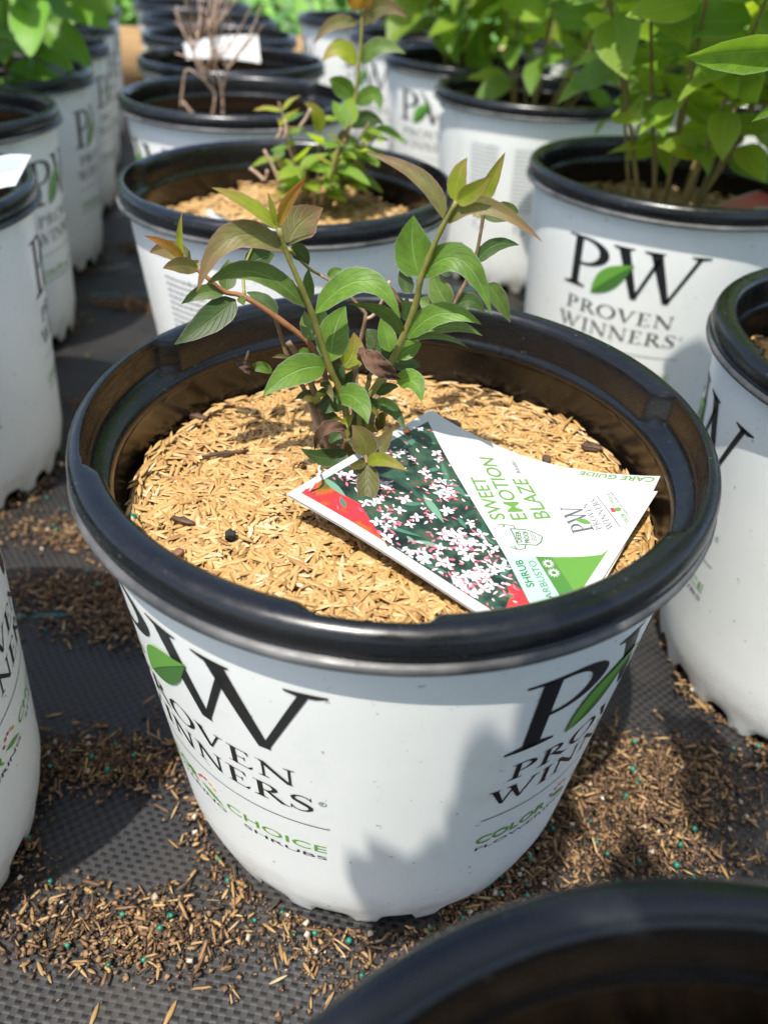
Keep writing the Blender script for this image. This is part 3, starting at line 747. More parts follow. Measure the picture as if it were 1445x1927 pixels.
# base u,v  mid u,v  tip u,v | depth at base, tip | half width px | roll | kind
LV = [
 (523,431, 468,386, 398,353, -.022,-.03, 15, 35,'y'), (520,425, 513,394, 504,361, -.022,-.024, 6, 0,'y'), (526,425, 541,378, 578,332, -.022,-.018, 12, 30,'o'),
 (545,461, 562,424, 608,391, -.018,.004, 34, -10,'r'), (534,473, 437,447, 371,550, -.02,-.035, 25, 20,'r'), (472,461, 484,440, 497,423, .02,.024, 15, 0,'b'),
 (573,577, 481,512, 388,536, -.016,-.030, 22, 25,'G'), (443,563, 396,602, 329,648, .004,-.012, 26, 10,'D'), (423,552, 382,551, 342,572, .002,-.004, 14, 10,'G'),
 (462,500, 490,486, 517,480, .018,.026, 21, 0,'D'), (426,546, 428,518, 431,488, .01,.02, 17, 10,'G'), (523,591, 494,566, 465,550, .008,.01, 15, 20,'D'),
 (346,489, 315,462, 272,444, 0,-.006, 9, 10,'o'), (343,484, 338,445, 343,400, 0,.002, 6, 0,'y'), (373,505, 338,500, 307,505, 0,-.012, 15, 10,'r'), (360,490, 322,470, 282,475, .004,.014, 17, 0,'r'),
 (376,511, 366,500, 375,490, 0,.01, 9, 0,'y'), (451,558, 456,566, 459,575, .003,-.003, 8, 0,'G'), (545,468, 566,476, 581,499, -.016,-.006, 15, 10,'D'),
 (584,563, 580,535, 581,505, .0,.002, 11, 0,'G'), (623,680, 629,625, 650,576, -.008,.0, 31, -6,'P'), (592,641, 580,615, 574,585, -.006,.006, 17, 10,'G'), (600,640, 604,608, 606,576, .0,.012, 18, 20,'G'),
 (593,590, 682,529, 752,598, -.014,-.022, 27, -25,'P'), (757,635, 726,588, 655,572, -.004,-.012, 15, -35,'G'),
 (834,412, 792,338, 688,286, -.014,-.004, 16, 25,'r'), (859,379, 862,335, 879,297, -.016,-.014, 17, -10,'y'), (859,380, 892,360, 924,330, -.016,-.024, 16, -10,'y'), (908,382, 925,340, 950,287, .045,.045, 13, 0,'y'),
 (844,421, 912,388, 1020,455, -.014,-.024, 16, -15,'r'), (908,408, 950,398, 975,400, .045,.05, 17, 0,'G'), (906,410, 895,396, 885,402, .045,.05, 12, 0,'r'),
 (789,519, 776,465, 778,406, -.01,-.008, 37, 8,'P'), (790,525, 865,488, 924,592, -.01,-.022, 27, -15,'P'), (774,552, 762,528, 757,498, .01,.016, 14, 0,'D'),
 (844,578, 826,546, 812,512, .044,.05, 22, 0,'G'), (886,493, 856,473, 819,469, .045,.05, 8, 20,'G'), (895,496, 929,462, 976,461, .045,.05, 14, 10,'D'), (846,520, 836,505, 828,497, .046,.05, 11, 0,'D'),
 (767,638, 828,590, 905,610, -.006,-.014, 22, -10,'P'), (770,638, 844,614, 908,632, -.002,.002, 13, -20,'G'), (770,640, 828,634, 881,655, -.006,-.008, 8, -40,'G'),
 (746,674, 772,655, 793,647, -.002,.002, 17, 0,'P'), (737,689, 765,684, 791,690, .0,.008, 13, 0,'D'), (917,534, 938,562, 960,607, .045,.045, 16, -10,'G'), (856,580, 884,566, 912,589, .045,.045, 16, 0,'D'),
 (825,583, 806,572, 789,562, .045,.05, 17, 0,'G'), (757,584, 748,568, 739,552, .03,.03, 11, 0,'D'), (766,604, 763,580, 768,558, .03,.03, 11, 0,'D'),
 (731,677, 710,645, 690,619, .01,.016, 23, 0,'D'), (734,662, 726,630, 716,598, .006,.012, 18, 15,'P'), (645,690, 664,662, 666,626, .012,.02, 24, 10,'y'),
 (618,522, 630,511, 644,508, .036,.036, 8, 0,'P'), (644,543, 650,528, 661,514, .036,.036, 12, 0,'D'),
 (613,691, 553,700, 495,746, -.008,-.03, 29, 8,'P'), (618,688, 596,675, 573,676, -.004,.004, 11, 0,'D'), (620,692, 634,705, 640,727, -.006,-.002, 17, 0,'D'), (511,702, 488,690, 463,703, .012,.01, 10, 0,'P'),
 (545,673, 528,670, 511,673, .01,.008, 4, 0,'b'), (583,668, 572,662, 560,666, .006,.006, 8, 0,'P'), (592,743, 574,742, 555,752, .004,.0, 8, 0,'D'), (633,742, 615,735, 597,737, .0,-.004, 7, 0,'D'),
 (657,736, 656,716, 664,697, .004,.006, 14, 0,'D'), (651,767, 627,762, 603,782, -.002,-.01, 15, 0,'D'), (638,742, 672,752, 692,798, -.006,-.028, 25, -8,'P'),
 (702,761, 737,768, 763,812, -.002,-.02, 14, 10,'D'), (747,720, 778,718, 793,756, -.002,-.016, 21, -10,'P'), (708,742, 728,730, 750,727, .004,.004, 11, 0,'D'),
 (634,790, 622,785, 611,788, .0,-.004, 10, 0,'D'), (641,806, 652,794, 665,780, -.008,-.006, 10, 0,'y'), (619,765, 606,761, 594,765, .0,.0, 10, 0,'D'), (664,762, 676,775, 684,790, .0,-.004, 12, 0,'D'),
 (654,849, 612,862, 566,844, -.014,-.026, 19, 12,'D'), (688,860, 684,828, 662,800, -.034,-.03, 25, -8,'b'), (692,860, 716,840, 741,802, -.034,-.026, 17, -12,'b'),
 (691,871, 722,866, 767,887, -.038,-.05, 14, -10,'y'), (688,870, 672,876, 657,884, -.038,-.046, 9, 0,'b'), (689,874, 692,922, 679,974, -.038,-.058, 22, 4,'b'),
 (640,815, 630,826, 618,838, -.012,-.016, 12, 0,'D'), (680,840, 668,832, 660,822, -.02,-.018, 11, 0,'D'), (694,748, 704,760, 716,766, .006,.01, 9, 0,'D'),
]
for i, (bu, bv, mu, mv, tu, tv, db, dt, hw, ro, kd) in enumerate(LV):
    B_, T_ = S(bu, bv, db), S(tu, tv, dt); M_ = S(mu, mv, (db+dt)/2)
    sc_ = ((M_-CAM).length)/F_PX
    blade('leaf', B_, M_, T_, hw*sc_*.98, ro, LEAF[kd], near_stem(B_), ORG, fold=.22 if kd in 'GPD' else .32, seed=i)
rn = random.Random(8)
for i in range(34):
    bu, bv, db = rn.uniform(600, 712), rn.uniform(700, 842), rn.uniform(-.012, .02)
    a = rn.uniform(0, 6.28); l = rn.uniform(20, 42); tu, tv = bu+l*math.cos(a), bv+l*.8*math.sin(a)
    if tv > 850: continue
    B_ = S(bu, bv, db); T_ = S(tu, tv, db+rn.uniform(-.012, .008)); M_ = (B_+T_)/2+Vector((0, 0, .003)); sc_ = ((M_-CAM).length)/F_PX
    blade('leaf', B_, M_, T_, l*rn.uniform(.20, .30)*sc_, rn.uniform(-40, 40), LEAF[rn.choice('DDGPyb')], near_stem(B_), ORG, seed=500+i, nu=7, nv=4)
for i, (bu, bv, mu, mv, tu, tv, db, hw, ro) in enumerate([(690,664, 715,690, 752,714, -.02, 17, 0), (478,698, 462,690, 441,676, .01, 9, 0), (652,808, 612,808, 592,846, -.016, 12, 20), (763,806, 766,813, 770,821, -.024, 7, 0), (736,540, 748,570, 756,590, .03, 6, 0), (690,655, 680,668, 684,684, -.01, 8, 30)]):
    B_, M_, T_ = S(bu, bv, db), S(mu, mv, db-.006), S(tu, tv, db)
    o = blade('withered_leaf', B_, M_, T_, hw*PXM, ro, LEAF['k'], sap, ORG, fold=.5, seed=90+i, crumple=.17, nv=8, nu=16)
tube('stem', [S(463, 700, .01), S(461, 685, .01), S(468, 661, .01)], .0008, .0005, STEM_DRY, sap, ORG)

# --- generic leaf meshes for the other shrubs (length 1 along +x, normal +z)
def leaf_mesh(name, asp, fold, droop, seed, mat, nu=8, nv=4):
    rn = random.Random(seed); vs = []; uvs = []; fs = []
    for i in range(nu+1):
        q = i/nu
        for j in range(nv+1):
            s = -1+2*j/nv; hw = asp*max(.02, leaf_profile(min(.999, max(.001, q))))
            vs.append((q-.04*q*q, hw*s, fold*hw*abs(s)**1.3-droop*q*q+.02*math.sin(q*8+seed+s))); uvs.append((q, .5+.5*s))
    for i in range(nu):
        for j in range(nv): a = i*(nv+1)+j; fs.append((a, a+nv+1, a+nv+2, a+1))
    me = mesh(name, vs, fs); ul = me.uv_layers.new(name='UVMap')
    for l in me.loops: ul.data[l.index].uv = uvs[l.vertex_index]
    me.materials.append(mat); me.polygons.foreach_set('use_smooth', [True]*len(me.polygons)); return me
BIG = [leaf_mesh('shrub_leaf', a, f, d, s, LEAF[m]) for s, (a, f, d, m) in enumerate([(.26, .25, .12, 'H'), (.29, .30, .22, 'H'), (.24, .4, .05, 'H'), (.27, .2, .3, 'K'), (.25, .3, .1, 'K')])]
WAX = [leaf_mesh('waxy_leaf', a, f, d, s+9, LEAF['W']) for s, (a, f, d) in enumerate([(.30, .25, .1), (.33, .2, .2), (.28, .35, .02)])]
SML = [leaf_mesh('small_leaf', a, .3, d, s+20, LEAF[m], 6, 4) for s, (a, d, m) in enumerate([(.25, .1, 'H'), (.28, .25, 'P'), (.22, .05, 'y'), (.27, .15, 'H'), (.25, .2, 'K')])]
def put_leaf(me, p, d, up, L, parent, name='leaf'):
    x = d.normalized(); y = up.cross(x); y = y.normalized() if y.length > 1e-4 else Vector((0, 1, 0)); z = x.cross(y)
    o = bpy.data.objects.new(name, me); col.objects.link(o); o.parent = parent
    o.matrix_local = Matrix.Translation(p) @ Matrix((x, y, z)).transposed().to_4x4() @ Matrix.Scale(L, 4)
    return o
def shrub(key, z0, label, seed, nstem=8, height=.45, spread=.16, L=.085, meshes=BIG, gap=.055, first=.06, stem=STEM_S, group='leafy potted shrubs', name='leafy_shrub', lean=(0, 0), droop=.25, start=.035):
    rn = random.Random(seed); c = POS[key]
    root = empty(name, (c[0], c[1], z0)); tag(root, label, 'shrub', group)
    for k in range(nstem):
        a = 2*math.pi*(k+rn.uniform(-.3, .3))/nstem; rs = start*rn.uniform(.3, 1); h = height*rn.uniform(.7, 1.0); sp = spread*rn.uniform(.35, 1)
        p0 = Vector((rs*math.cos(a), rs*math.sin(a), -.004)); p2 = Vector((sp*math.cos(a)+lean[0], sp*math.sin(a)+lean[1], h)); p1 = (p0+p2)/2+Vector((rn.uniform(-.02, .02), rn.uniform(-.02, .02), .04))
        pts = [p0*(1-q)**2+p1*2*q*(1-q)+p2*q*q for q in (0, .25, .5, .75, 1)]
        st = tube('stem', pts, .0020, .0010, stem, root, sides=6, sub=2)
        s = first*rn.uniform(.7, 1.3); ang = rn.uniform(0, 3.14)
        while s < h:
            q = s/h; p = p0*(1-q)**2+p1*2*q*(1-q)+p2*q*q; tg = ((p1-p0)*(1-q)+(p2-p1)*q).normalized()
            e = tg.orthogonal().normalized()
            for w_ in range(2):
                if rn.random() < (.22 if s < .08 else .06): continue
                out = (Quaternion(tg, ang+w_*math.pi+rn.uniform(-.3, .3)) @ e)
                d = out*1.0+tg*rn.uniform(.05, .6)-Vector((0, 0, rn.uniform(0, droop)))
                k_ = .55+.45*min(1, s/.16)
                put_leaf(meshes[rn.randrange(len(meshes))], p+out*.004, d, (sdir+Vector((rn.gauss(0, .45), rn.gauss(-.15, .45), rn.gauss(0, .2)))), L*k_*rn.uniform(.7, 1.15), st)
            ang += math.pi/2+rn.uniform(-.3, .3); s += gap*rn.uniform(.8, 1.2)
        # tuft at the tip
        for w_ in range(3):
            out = Quaternion(Vector((0, 0, 1)), w_*2.1+ang) @ Vector((1, 0, .6)); put_leaf(meshes[w_ % len(meshes)], p2, out, Vector((0, -.3, 1)), L*.6, st)
    return root
shrub('R1', .203, 'leafy bright green shrub in the pot with the facing logo and red tag', 11, 14, .38, .20, .072, gap=.034, first=.065, droop=.7)
shrub('R0', .207, 'tall leafy shrub in the pot beside the tag end of the seedling\'s pot', 12, 9, .50, .17, .095, gap=.05, first=.19, start=.02)
shrub('R2', .190, 'leafy shrub with thin upright stems in the pot with small grey print', 23, 9, .38, .19, .09, gap=.045, first=.085, lean=(.07, .0), droop=.6)
shrub('R3', .180, 'dark leafed shrub growing in the shaded black pot', 14, 12, .40, .22, .10, gap=.042, first=.08, droop=.7)
shrub('S1', .195, 'leafy shrub standing behind the leafy bright green shrub', 15, 8, .42, .19, .09, gap=.042, first=.06, droop=.6)
shrub('S2', .195, 'leafy shrub beside the thin-stemmed shrub, farther from the dry twigs', 16, 11, .40, .20, .10, gap=.045, first=.06, droop=.6)
shrub('S3', .195, 'leafy shrub beside the dark leafed shrub, farther from the dry twigs', 17, 11, .40, .20, .10, gap=.045, first=.06, droop=.6)
shrub('S4', .195, 'leafy shrub nearest the timber board', 18, 10, .40, .20, .10, gap=.05, first=.06, droop=.6)
shrub('T2', .195, 'leafy shrub in the outermost leafy row, two pots from the timber board', 19, 9, .42, .20, .10, gap=.05, first=.06)
shrub('T3', .195, 'leafy shrub in the outermost leafy row, one pot from the timber board', 20, 9, .42, .20, .10, gap=.05, first=.06)
shrub('Z', .200, 'tall dense shrub added out of view to shade the foreground and middle pots', 21, 34, .64, .27, .12, gap=.040, first=.30, lean=(-.15, .125))  # unseen shrub added behind the camera for the shadow it throws forward
shrub('L3', .190, 'broad waxy-leaved shrub with large round bright leaves', 31, 10, .22, .15, .095, WAX, .045, .05, name='waxy_shrub', group='waxy-leaved shrubs', lean=(.05, -.07), droop=.5)
shrub('L4', .190, 'waxy-leaved shrub right behind the broad waxy one', 32, 9, .17, .11, .085, WAX, .04, .03, name='waxy_shrub', group='waxy-leaved shrubs')
shrub('L5', .190, 'waxy-leaved shrub two behind the broad waxy one', 33, 9, .19, .12, .085, WAX, .04, .03, name='waxy_shrub', group='waxy-leaved shrubs')

r0s = [o_ for o_ in col.objects if o_.get('label') == 'tall leafy shrub in the pot beside the tag end of the seedling\'s pot'][0]
for i, (b_, m_, t_, hw) in enumerate([((1500, 92), (1390, 98), (1288, 107), 27), ((1490, 190), (1450, 205), (1412, 230), 9)]):
    B_, M_, T_ = aty(*b_, .17), aty(*m_, .16), aty(*t_, .15)
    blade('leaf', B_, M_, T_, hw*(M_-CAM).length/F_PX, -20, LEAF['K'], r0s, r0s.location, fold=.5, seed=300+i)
    tube('petiole', [r0s.location+Vector((.05, .03, .30)), r0s.location+Vector((.06, .045, .28)), B_], .0012, .0008, STEM_G, r0s, r0s.location)
# the added unseen shrub loses every stem and leaf that shades sunlit parts
bpy.context.view_layer.update()
zs = [o_ for o_ in col.objects if o_.get('label', '').startswith('tall dense shrub')][0]
def shades_lit(p):
    for k in range(60):
        q = p-sdir*(.02+k*.02)
        r = math.hypot(q.x, q.y)
        if q.z < .252 and q.z > .236 and r < .15: return True
        if q.z <= .236 and r < body_r(max(q.z, 0))+.012:
            th = math.degrees(math.atan2(q.y, q.x))
            return th < -97 or (q.z > .128 and th < -79)
        if q.z < 0: return q.x < -.05
    return False
for st_ in list(zs.children):
    if any(shades_lit(zs.location+v.co) for v in st_.data.vertices):
        for lf_ in list(st_.children): bpy.data.objects.remove(lf_)
        bpy.data.objects.remove(st_); continue
    for lf_ in list(st_.children):
        m_ = zs.matrix_world @ lf_.matrix_local
        if any(shades_lit(m_ @ Vector(v)) for v in ((0, 0, 0), (.25, .1, 0), (.25, -.1, 0), (.5, .22, 0), (.5, -.22, 0), (.75, .12, 0), (.75, -.12, 0), (1, 0, -.1))): bpy.data.objects.remove(lf_)

# side branches added out of view, small leaves placed to shade the middle pot
rn = random.Random(41); zo = zs.location
hub = [Vector((-.02, -.43, .60)), Vector((.06, -.44, .62)), Vector((-.04, -.43, .64)), Vector((.02, -.42, .63))]
hubs = []
for h_ in hub:
    b0 = zo+Vector(((h_.x-zo.x)*.25, (h_.y-zo.y)*.1, .12))
    hubs.append((h_, tube('stem', [zo+Vector((0, 0, -.004)), b0, (b0+h_)/2+Vector((0, .0, .07)), h_], .0030, .0014, STEM_B, zs, zo, sides=6)))
for k in range(520):
    th = rad(rn.uniform(-97, -25)); z_ = rn.uniform(0, .215)
    p = Vector((body_r(z_)*math.cos(th), body_r(z_)*math.sin(th), z_))
    q = p+sdir*((rn.uniform(.60, .72)-z_)/sdir.z)
    d = Vector((rn.gauss(0, 1), rn.gauss(0, 1), 0)); d = (d-sdir*d.dot(sdir)).normalized(); L_ = rn.uniform(.030, .05)
    q = q-d*L_*.5; sd2 = d.cross(sdir)
    if any(shades_lit(q+d*L_*a+sd2*L_*b) for a, b in ((0, 0), (.5, .25), (.5, -.25), (1, 0))): continue
    h_, st_ = min(hubs, key=lambda x: (x[0]-q).length)
    put_leaf(BIG[k % 5], q-zo, d, sdir+Vector((rn.gauss(0, .15), rn.gauss(0, .15), 0)), L_, st_)

# --- the bushy little shrub with one long shoot
YA = .43; OA = Vector((-.080, YA, .206))
bs = empty('young_shrub', OA); tag(bs, 'small bushy shrub with one tall orange-tipped shoot and dry stubs', 'shrub')
def SA(u, v, dy=0.0): return aty(u, v, YA+dy)
tube('stem', [OA+Vector((.01, 0, -.004)), SA(622, 330), SA(650, 262), SA(667, 190), SA(676, 120), SA(681, 45), SA(679, 12)], .0024, .0012, STEM_G, bs, OA)
for i, (bu, bv, mu, mv, tu, tv, hw, kd) in enumerate([(678,18, 668,2, 650,-8, 12,'o'), (680,16, 690,0, 700,-14, 11,'o'), (684,48, 718,12, 768,34, 13,'r'), (673,46, 628,44, 592,82, 10,'r'), (670,124, 640,92, 606,116, 15,'y'), (682,121, 712,88, 763,101, 14,'G'),
        (666,184, 640,160, 619,150, 16,'P'), (670,198, 702,178, 716,206, 14,'P'), (659,240, 690,222, 722,234, 13,'D'), (600,250, 596,215, 572,192, 12,'y'), (655,300, 668,330, 672,342, 20,'y'), (640,280, 648,255, 652,245, 10,'b')]):
    blade('leaf', SA(bu, bv), SA(mu, mv, -.004), SA(tu, tv, -.008), hw*((SA(bu, bv)-CAM).length)/F_PX, 10*(i % 5)-20, LEAF[kd], bs, OA, seed=200+i)
rn = random.Random(77)
for k in range(17):
    a = rn.uniform(0, 6.28); l = rn.uniform(.05, .105); d = Vector((math.cos(a)*.6+.1, math.sin(a)*.5, rn.uniform(.6, 1.5))).normalized()
    p0 = Vector((.008*math.cos(a), .008*math.sin(a), -.003)); tip = p0+d*l
    bst = tube('stem', [p0, (p0+tip)/2+Vector((0, 0, .006)), tip], .0014, .0008, STEM_B, bs, sides=6)
    for q in (.45, .7, .92):
        for w_ in range(2):
            out = Quaternion(d, rn.uniform(0, 6.28)) @ d.orthogonal(); put_leaf(SML[rn.randrange(5)], p0+d*l*q, out+d*.5, Vector((0, -.2, 1)), rn.uniform(.016, .034), bst)
for (a, b) in (((497,282), (527,345)), ((470,316), (497,340)), ((497,340), (503,320)), ((600,320), (585,370)), ((537,225), (536,262)), ((520,262), (530,240)), ((563,240), (585,205))):
    tube('dry_stub', [SA(*b, -.02), SA((a[0]+b[0])/2+2, (a[1]+b[1])/2, -.02), SA(*a, -.02)], .0017, .0013, STEM_DRY, bs, OA, sides=6)

# --- dry twigs
YB = .735; OB = Vector((-.206, YB, .180))
tw = empty('dry_twig_shrub', OB); tag(tw, 'bare dry brown twigs of a leafless shrub in front of white cards', 'shrub')
def SB(u, v, dy=0.0): return aty(u, v, YB+dy)
for pts, r in (([(395,242), (405,180), (385,150), (365,100), (345,60), (330,20)], .0030), ([(420,240), (418,170), (405,120), (395,60), (400,-10)], .0028), ([(420,170), (428,130), (440,118)], .0018), ([(340,205), (345,160), (355,130), (400,165)], .0020),
               ([(385,240), (350,200), (340,190)], .0020), ([(395,240), (372,222), (345,190)], .0018), ([(405,160), (380,120), (330,100)], .0016)):
    tube('twig', [SB(*pts[0])]+[SB(u, v) for u, v in pts[1:]], r*.7, .0008, STEM_DRY, tw, OB, sides=6)
rn = random.Random(5)
for k in range(60):
    u0, v0 = rn.choice([(365,100), (385,150), (395,60), (405,120), (428,130), (375,80)]); du = rn.uniform(-55, 75); 
    tube('twig', [SB(u0, v0, rn.uniform(-.02, .02)), SB(u0+du*.5, v0-40, rn.uniform(-.04, .04)), SB(u0+du, v0-rn.uniform(60, 130), rn.uniform(-.05, .05))], .0007, .0004, STEM_DRY, tw, OB, sides=5)

# ------------------------------------------------------------------ the picture tag
TA, TB, TD, TE = atz(540, 930, .2225), atz(812, 775, .2165), atz(1236, 928, .2235), atz(1038, 1237, .2115)
def card_pt(x, y, h=0.0):
    """x: 0..1 from the tied corner along the short side, y: 0..1 down the long side"""
    p = TA*(1-x)*(1-y)+TB*x*(1-y)+TD*x*y+TE*(1-x)*y
    p = p+Vector((0, 0, -.0085*4*y*(1-y)*max(0.0, x)**1.6+.0012*math.sin(y*5+x*2)))
    n = (TD-TB).cross(TB-TA).normalized()
    if n.z < 0: n = -n
    return p+n*h
def to_px(p):
    q = p-CAM; cp, sp = math.cos(PITCH), math.sin(PITCH)
    fw = q.y*cp-q.z*sp; up = q.y*sp+q.z*cp; U = F_PX*q.x/fw; V = -F_PX*up/fw; c, s = math.cos(ROLL), math.sin(ROLL)
    return PW/2+c*U-s*V, PH/2+s*U+c*V
def card_uv(u, v):
    x, y = .5, .5
    for _ in range(25):
        a = to_px(card_pt(x, y)); b = to_px(card_pt(x+.001, y)); c = to_px(card_pt(x, y+.001))
        j = ((b[0]-a[0])/.001, (c[0]-a[0])/.001, (b[1]-a[1])/.001, (c[1]-a[1])/.001); det = j[0]*j[3]-j[1]*j[2]
        eu, ev = u-a[0], v-a[1]; x += (j[3]*eu-j[1]*ev)/det; y += (j[0]*ev-j[2]*eu)/det
    return x, y
TO = card_pt(.5, .5)
tagroot = empty('plant_tag', TO); tag(tagroot, 'white plant tag with flower photo and green words lying on the mulch', 'plant tag')
def card_sheet(name, fn, nx=18, ny=18, th=.0004, hole=None):
    top = []; vs = []; fs = []
    for sgn in (1, -1):
        for j in range(ny+1):
            for i in range(nx+1): vs.append(fn(i/nx, j/ny, th/2*sgn)-TO)
    k = (nx+1)*(ny+1)
    for j in range(ny):
        for i in range(nx):
            a = j*(nx+1)+i; fs.append((a, a+1, a+nx+2, a+nx+1)); fs.append((k+a, k+a+nx+1, k+a+nx+2, k+a+1))
    edge = [i for i in range(nx+1)]+[j*(nx+1)+nx for j in range(1, ny+1)]+[ny*(nx+1)+i for i in range(nx-1, -1, -1)]+[j*(nx+1) for j in range(ny-1, 0, -1)]
    for a, b in zip(edge, edge[1:]+edge[:1]): fs.append((a, b, b+k, a+k))
    me = mesh(name, vs, fs); bm = bmesh.new(); bm.from_mesh(me); bmesh.ops.recalc_face_normals(bm, faces=bm.faces); bm.to_mesh(me); bm.free()
    return me
link('front_sheet', card_sheet('front_sheet', card_pt), CARD, tagroot, False)
def back_pt(x, y, h=0.0):       # the care-guide leaf folded behind, turned a little out
    p = card_pt(x, y, h); return p+Vector((.005*y*x+.0004, .0150*y*x*x, -.0011-.0006*x*y))
link('back_sheet', card_sheet('back_sheet', back_pt), CARD, tagroot, False)
FRONT = [o_ for o_ in tagroot.children if o_.name.startswith('front_sheet')][0]
def on_card(name, f, mat, h, step=.03, fn=card_pt):
    """f is drawn in card coordinates"""
    bm = flat_bm(f, None)
    for co_, no_ in (((0, .972, 0), (0, 1, 0)), ((.965, 0, 0), (1, 0, 0)), ((.03, 0, 0), (-1, 0, 0))):
        bmesh.ops.bisect_plane(bm, geom=bm.verts[:]+bm.edges[:]+bm.faces[:], plane_co=co_, plane_no=no_, clear_outer=(fn is card_pt))
    for ax in (0, 1):
        xs = [v.co[ax] for v in bm.verts]; x = math.floor(min(xs)/step)*step+step
        while x < max(xs):
            no = (1, 0, 0) if ax == 0 else (0, 1, 0); bmesh.ops.bisect_plane(bm, geom=bm.verts[:]+bm.edges[:]+bm.faces[:], plane_co=tuple(c*x for c in no), plane_no=no); x += step
    for v in bm.verts: v.co = fn(v.co.x, v.co.y, h)-TO
    bmesh.ops.recalc_face_normals(bm, faces=bm.faces)
    me = bpy.data.meshes.new(name); bm.to_mesh(me); bm.free(); return link(name, me, mat, FRONT, False)
def c1(x, y): return card_uv(520+x/3.803, 760+y/3.803)
def c2(x, y): return card_uv(860+x/3.6125, 830+y/3.6125)
def frame(P0, P1, P2, wd):      # text of width wd, capitals 1 high, to card coordinates
    a, b, c = P0, P1, P2
    return lambda x, y: (a[0]+(b[0]-a[0])*x/wd+(c[0]-a[0])*y, a[1]+(b[1]-a[1])*x/wd+(c[1]-a[1])*y)
def card_text(name, txt, P0, P1, P2, mat, bold=0.0, serif=False, h=.00034, fn=card_pt):
    f, wd = word(txt, 1.0) if serif else sans(txt, bold)
    return on_card(name, f.mapped(frame(c2(*P0), c2(*P1), c2(*P2), wd)), mat, h, .05, fn)
# the photograph printed on the card
def lerp(a, b, t): return (a[0]+(b[0]-a[0])*t, a[1]+(b[1]-a[1])*t)
PA, PB = c1(178, 640), c1(1085, 128)
PC, PD_ = c2(320, 772), c2(510, 1142)
PE = lerp(PC, PD_, 1.22); PE = (PE[0], PE[1])
xl = PA[0]
PF = (xl, PE[1]+.05)
# carry the slanted edge on to the border line
tt = (xl-PC[0])/(PD_[0]-PC[0]); PF = (xl, PC[1]+(PD_[1]-PC[1])*tt)
photo = [PA, PB, PC, PF]
def m_photo():
    m, nt, b = mat_new('printed_photo'); co = objco(nt)
    n = noise(nt, co, 110, 4, .6)
    g_ = ramp(nt, n, [(.32, (.006, .012, .009)), (.46, (.016, .036, .024)), (.58, (.03, .075, .045)), (.70, (.10, .06, .045))])
    nt.links.new(g_, b.inputs['Base Color']); b.inputs['Roughness'].default_value = .32; return m
def m_blot():
    m, nt, b = mat_new('printed_red'); co = objco(nt)
    n = noise(nt, co, 95, 3, .5)
    nt.links.new(ramp(nt, n, [(.32, (.10, .09, .02)), (.42, (.35, .10, .02)), (.52, (.62, .03, .03)), (.75, (.70, .03, .06))]), b.inputs['Base Color']); b.inputs['Roughness'].default_value = .32; return m
on_card('printed_photo', Flat().poly(photo), m_photo(), .00026)
RED_P = m_blot()
def clip_in(p):                  # inside the printed photo?
    s = None
    for a, b in zip(photo, photo[1:]+photo[:1]):
        k = (b[0]-a[0])*(p[1]-a[1])-(b[1]-a[1])*(p[0]-a[0])
        if s is None: s = k > 0
        elif (k > 0) != s: return False
    return True
rb = Flat().poly([PA, c1(330, 545), c1(480, 655), c1(600, 720), c1(680, 850), c1(735, 940), c1(800, 1030), (xl, c1(800, 1030)[1])]); on_card('printed_red_bloom', rb, RED_P, .00030)
rb = Flat().poly([c2(505, 1135), c2(435, 1010), c2(330, 960), c2(360, 1060), c2(330, 1140), (xl, c2(330, 1140)[1]), PF]); on_card('printed_red_bloom', rb, RED_P, .00030)
rn = random.Random(15)
TEAL = [plain('print_leaf_teal', (.055, .15, .10), .32), plain('print_leaf_dark', (.022, .075, .048), .32), plain('print_leaf_pale', (.13, .26, .18), .32)]
PETAL = plain('print_petal', (.52, .51, .53), .32); PINK = plain('print_pink', (.62, .13, .19), .32); PALEP = plain('print_pale_pink', (.78, .52, .58), .32)
cx0 = lambda t: lerp(PB, PF, t)
def inphoto(fl):
    out = Flat(); out.polys = [p for p in fl.polys if all(clip_in(q) for q in p)]; return out
AR = .1155/.128                  # card is wider than one unit along y
for k, (x, y, x2, y2, w_, mi) in enumerate([(340,530,500,670,55,2), (1050,650,1200,860,60,2), (1190,520,1380,690,70,0), (900,720,1045,720,45,0), (1000,980,1240,1050,40,2), (720,860,1050,960,35,0), (1050,1150,1250,1225,28,0), (1000,250,900,330,50,0), (1080,160,1120,260,40,1), (880,250,800,330,45,1), (1230,560,1180,420,40,0), (930,950,1000,1010,30,2), (640,1000+40,760,960,30,1), (1300,820,1360,900,35,0)]):
    a, b = c1(x, y), c1(x2, y2); fl = inphoto(leaf_shape(a[0], a[1], b[0], b[1], w_/3.8/430, .5, 10))
    if fl.polys: on_card('printed_leaf', fl, TEAL[mi], .00034+.00001*k, .2)
fl_w = Flat(); fl_p = Flat(); fl_pp = Flat(); fl_p2 = Flat()
spots = [(1145,360), (970,400), (860,380), (1055,490), (1130,600), (460,510), (690,560), (800,600), (700,710), (885,770), (830,840), (955,870), (715,850), (790,965), (1235,770), (1110,810), (1250,920), (1320,1010), (1395,1000), (1380,1110), (1060,1100), (1150,1080), (1230,1160), (1410,1240), (900,1060), (1180,1140), (1300,1300), (1030,190), (760,580), (740,690), (680,620), (1005,820), (1180,560), (1420,1370), (1170,650), (1400,880), (960,1090), (1280,1235), (580,560), (1340,1350), (1440,1180)]
spots2 = [(250,745), (75,690), (40,755), (130,930), (60,800), (190,900), (235,985), (20,995), (300,880), (120,1040), (160,640), (20,640), (180,1010), (330,820), (85,560), (250,860)]
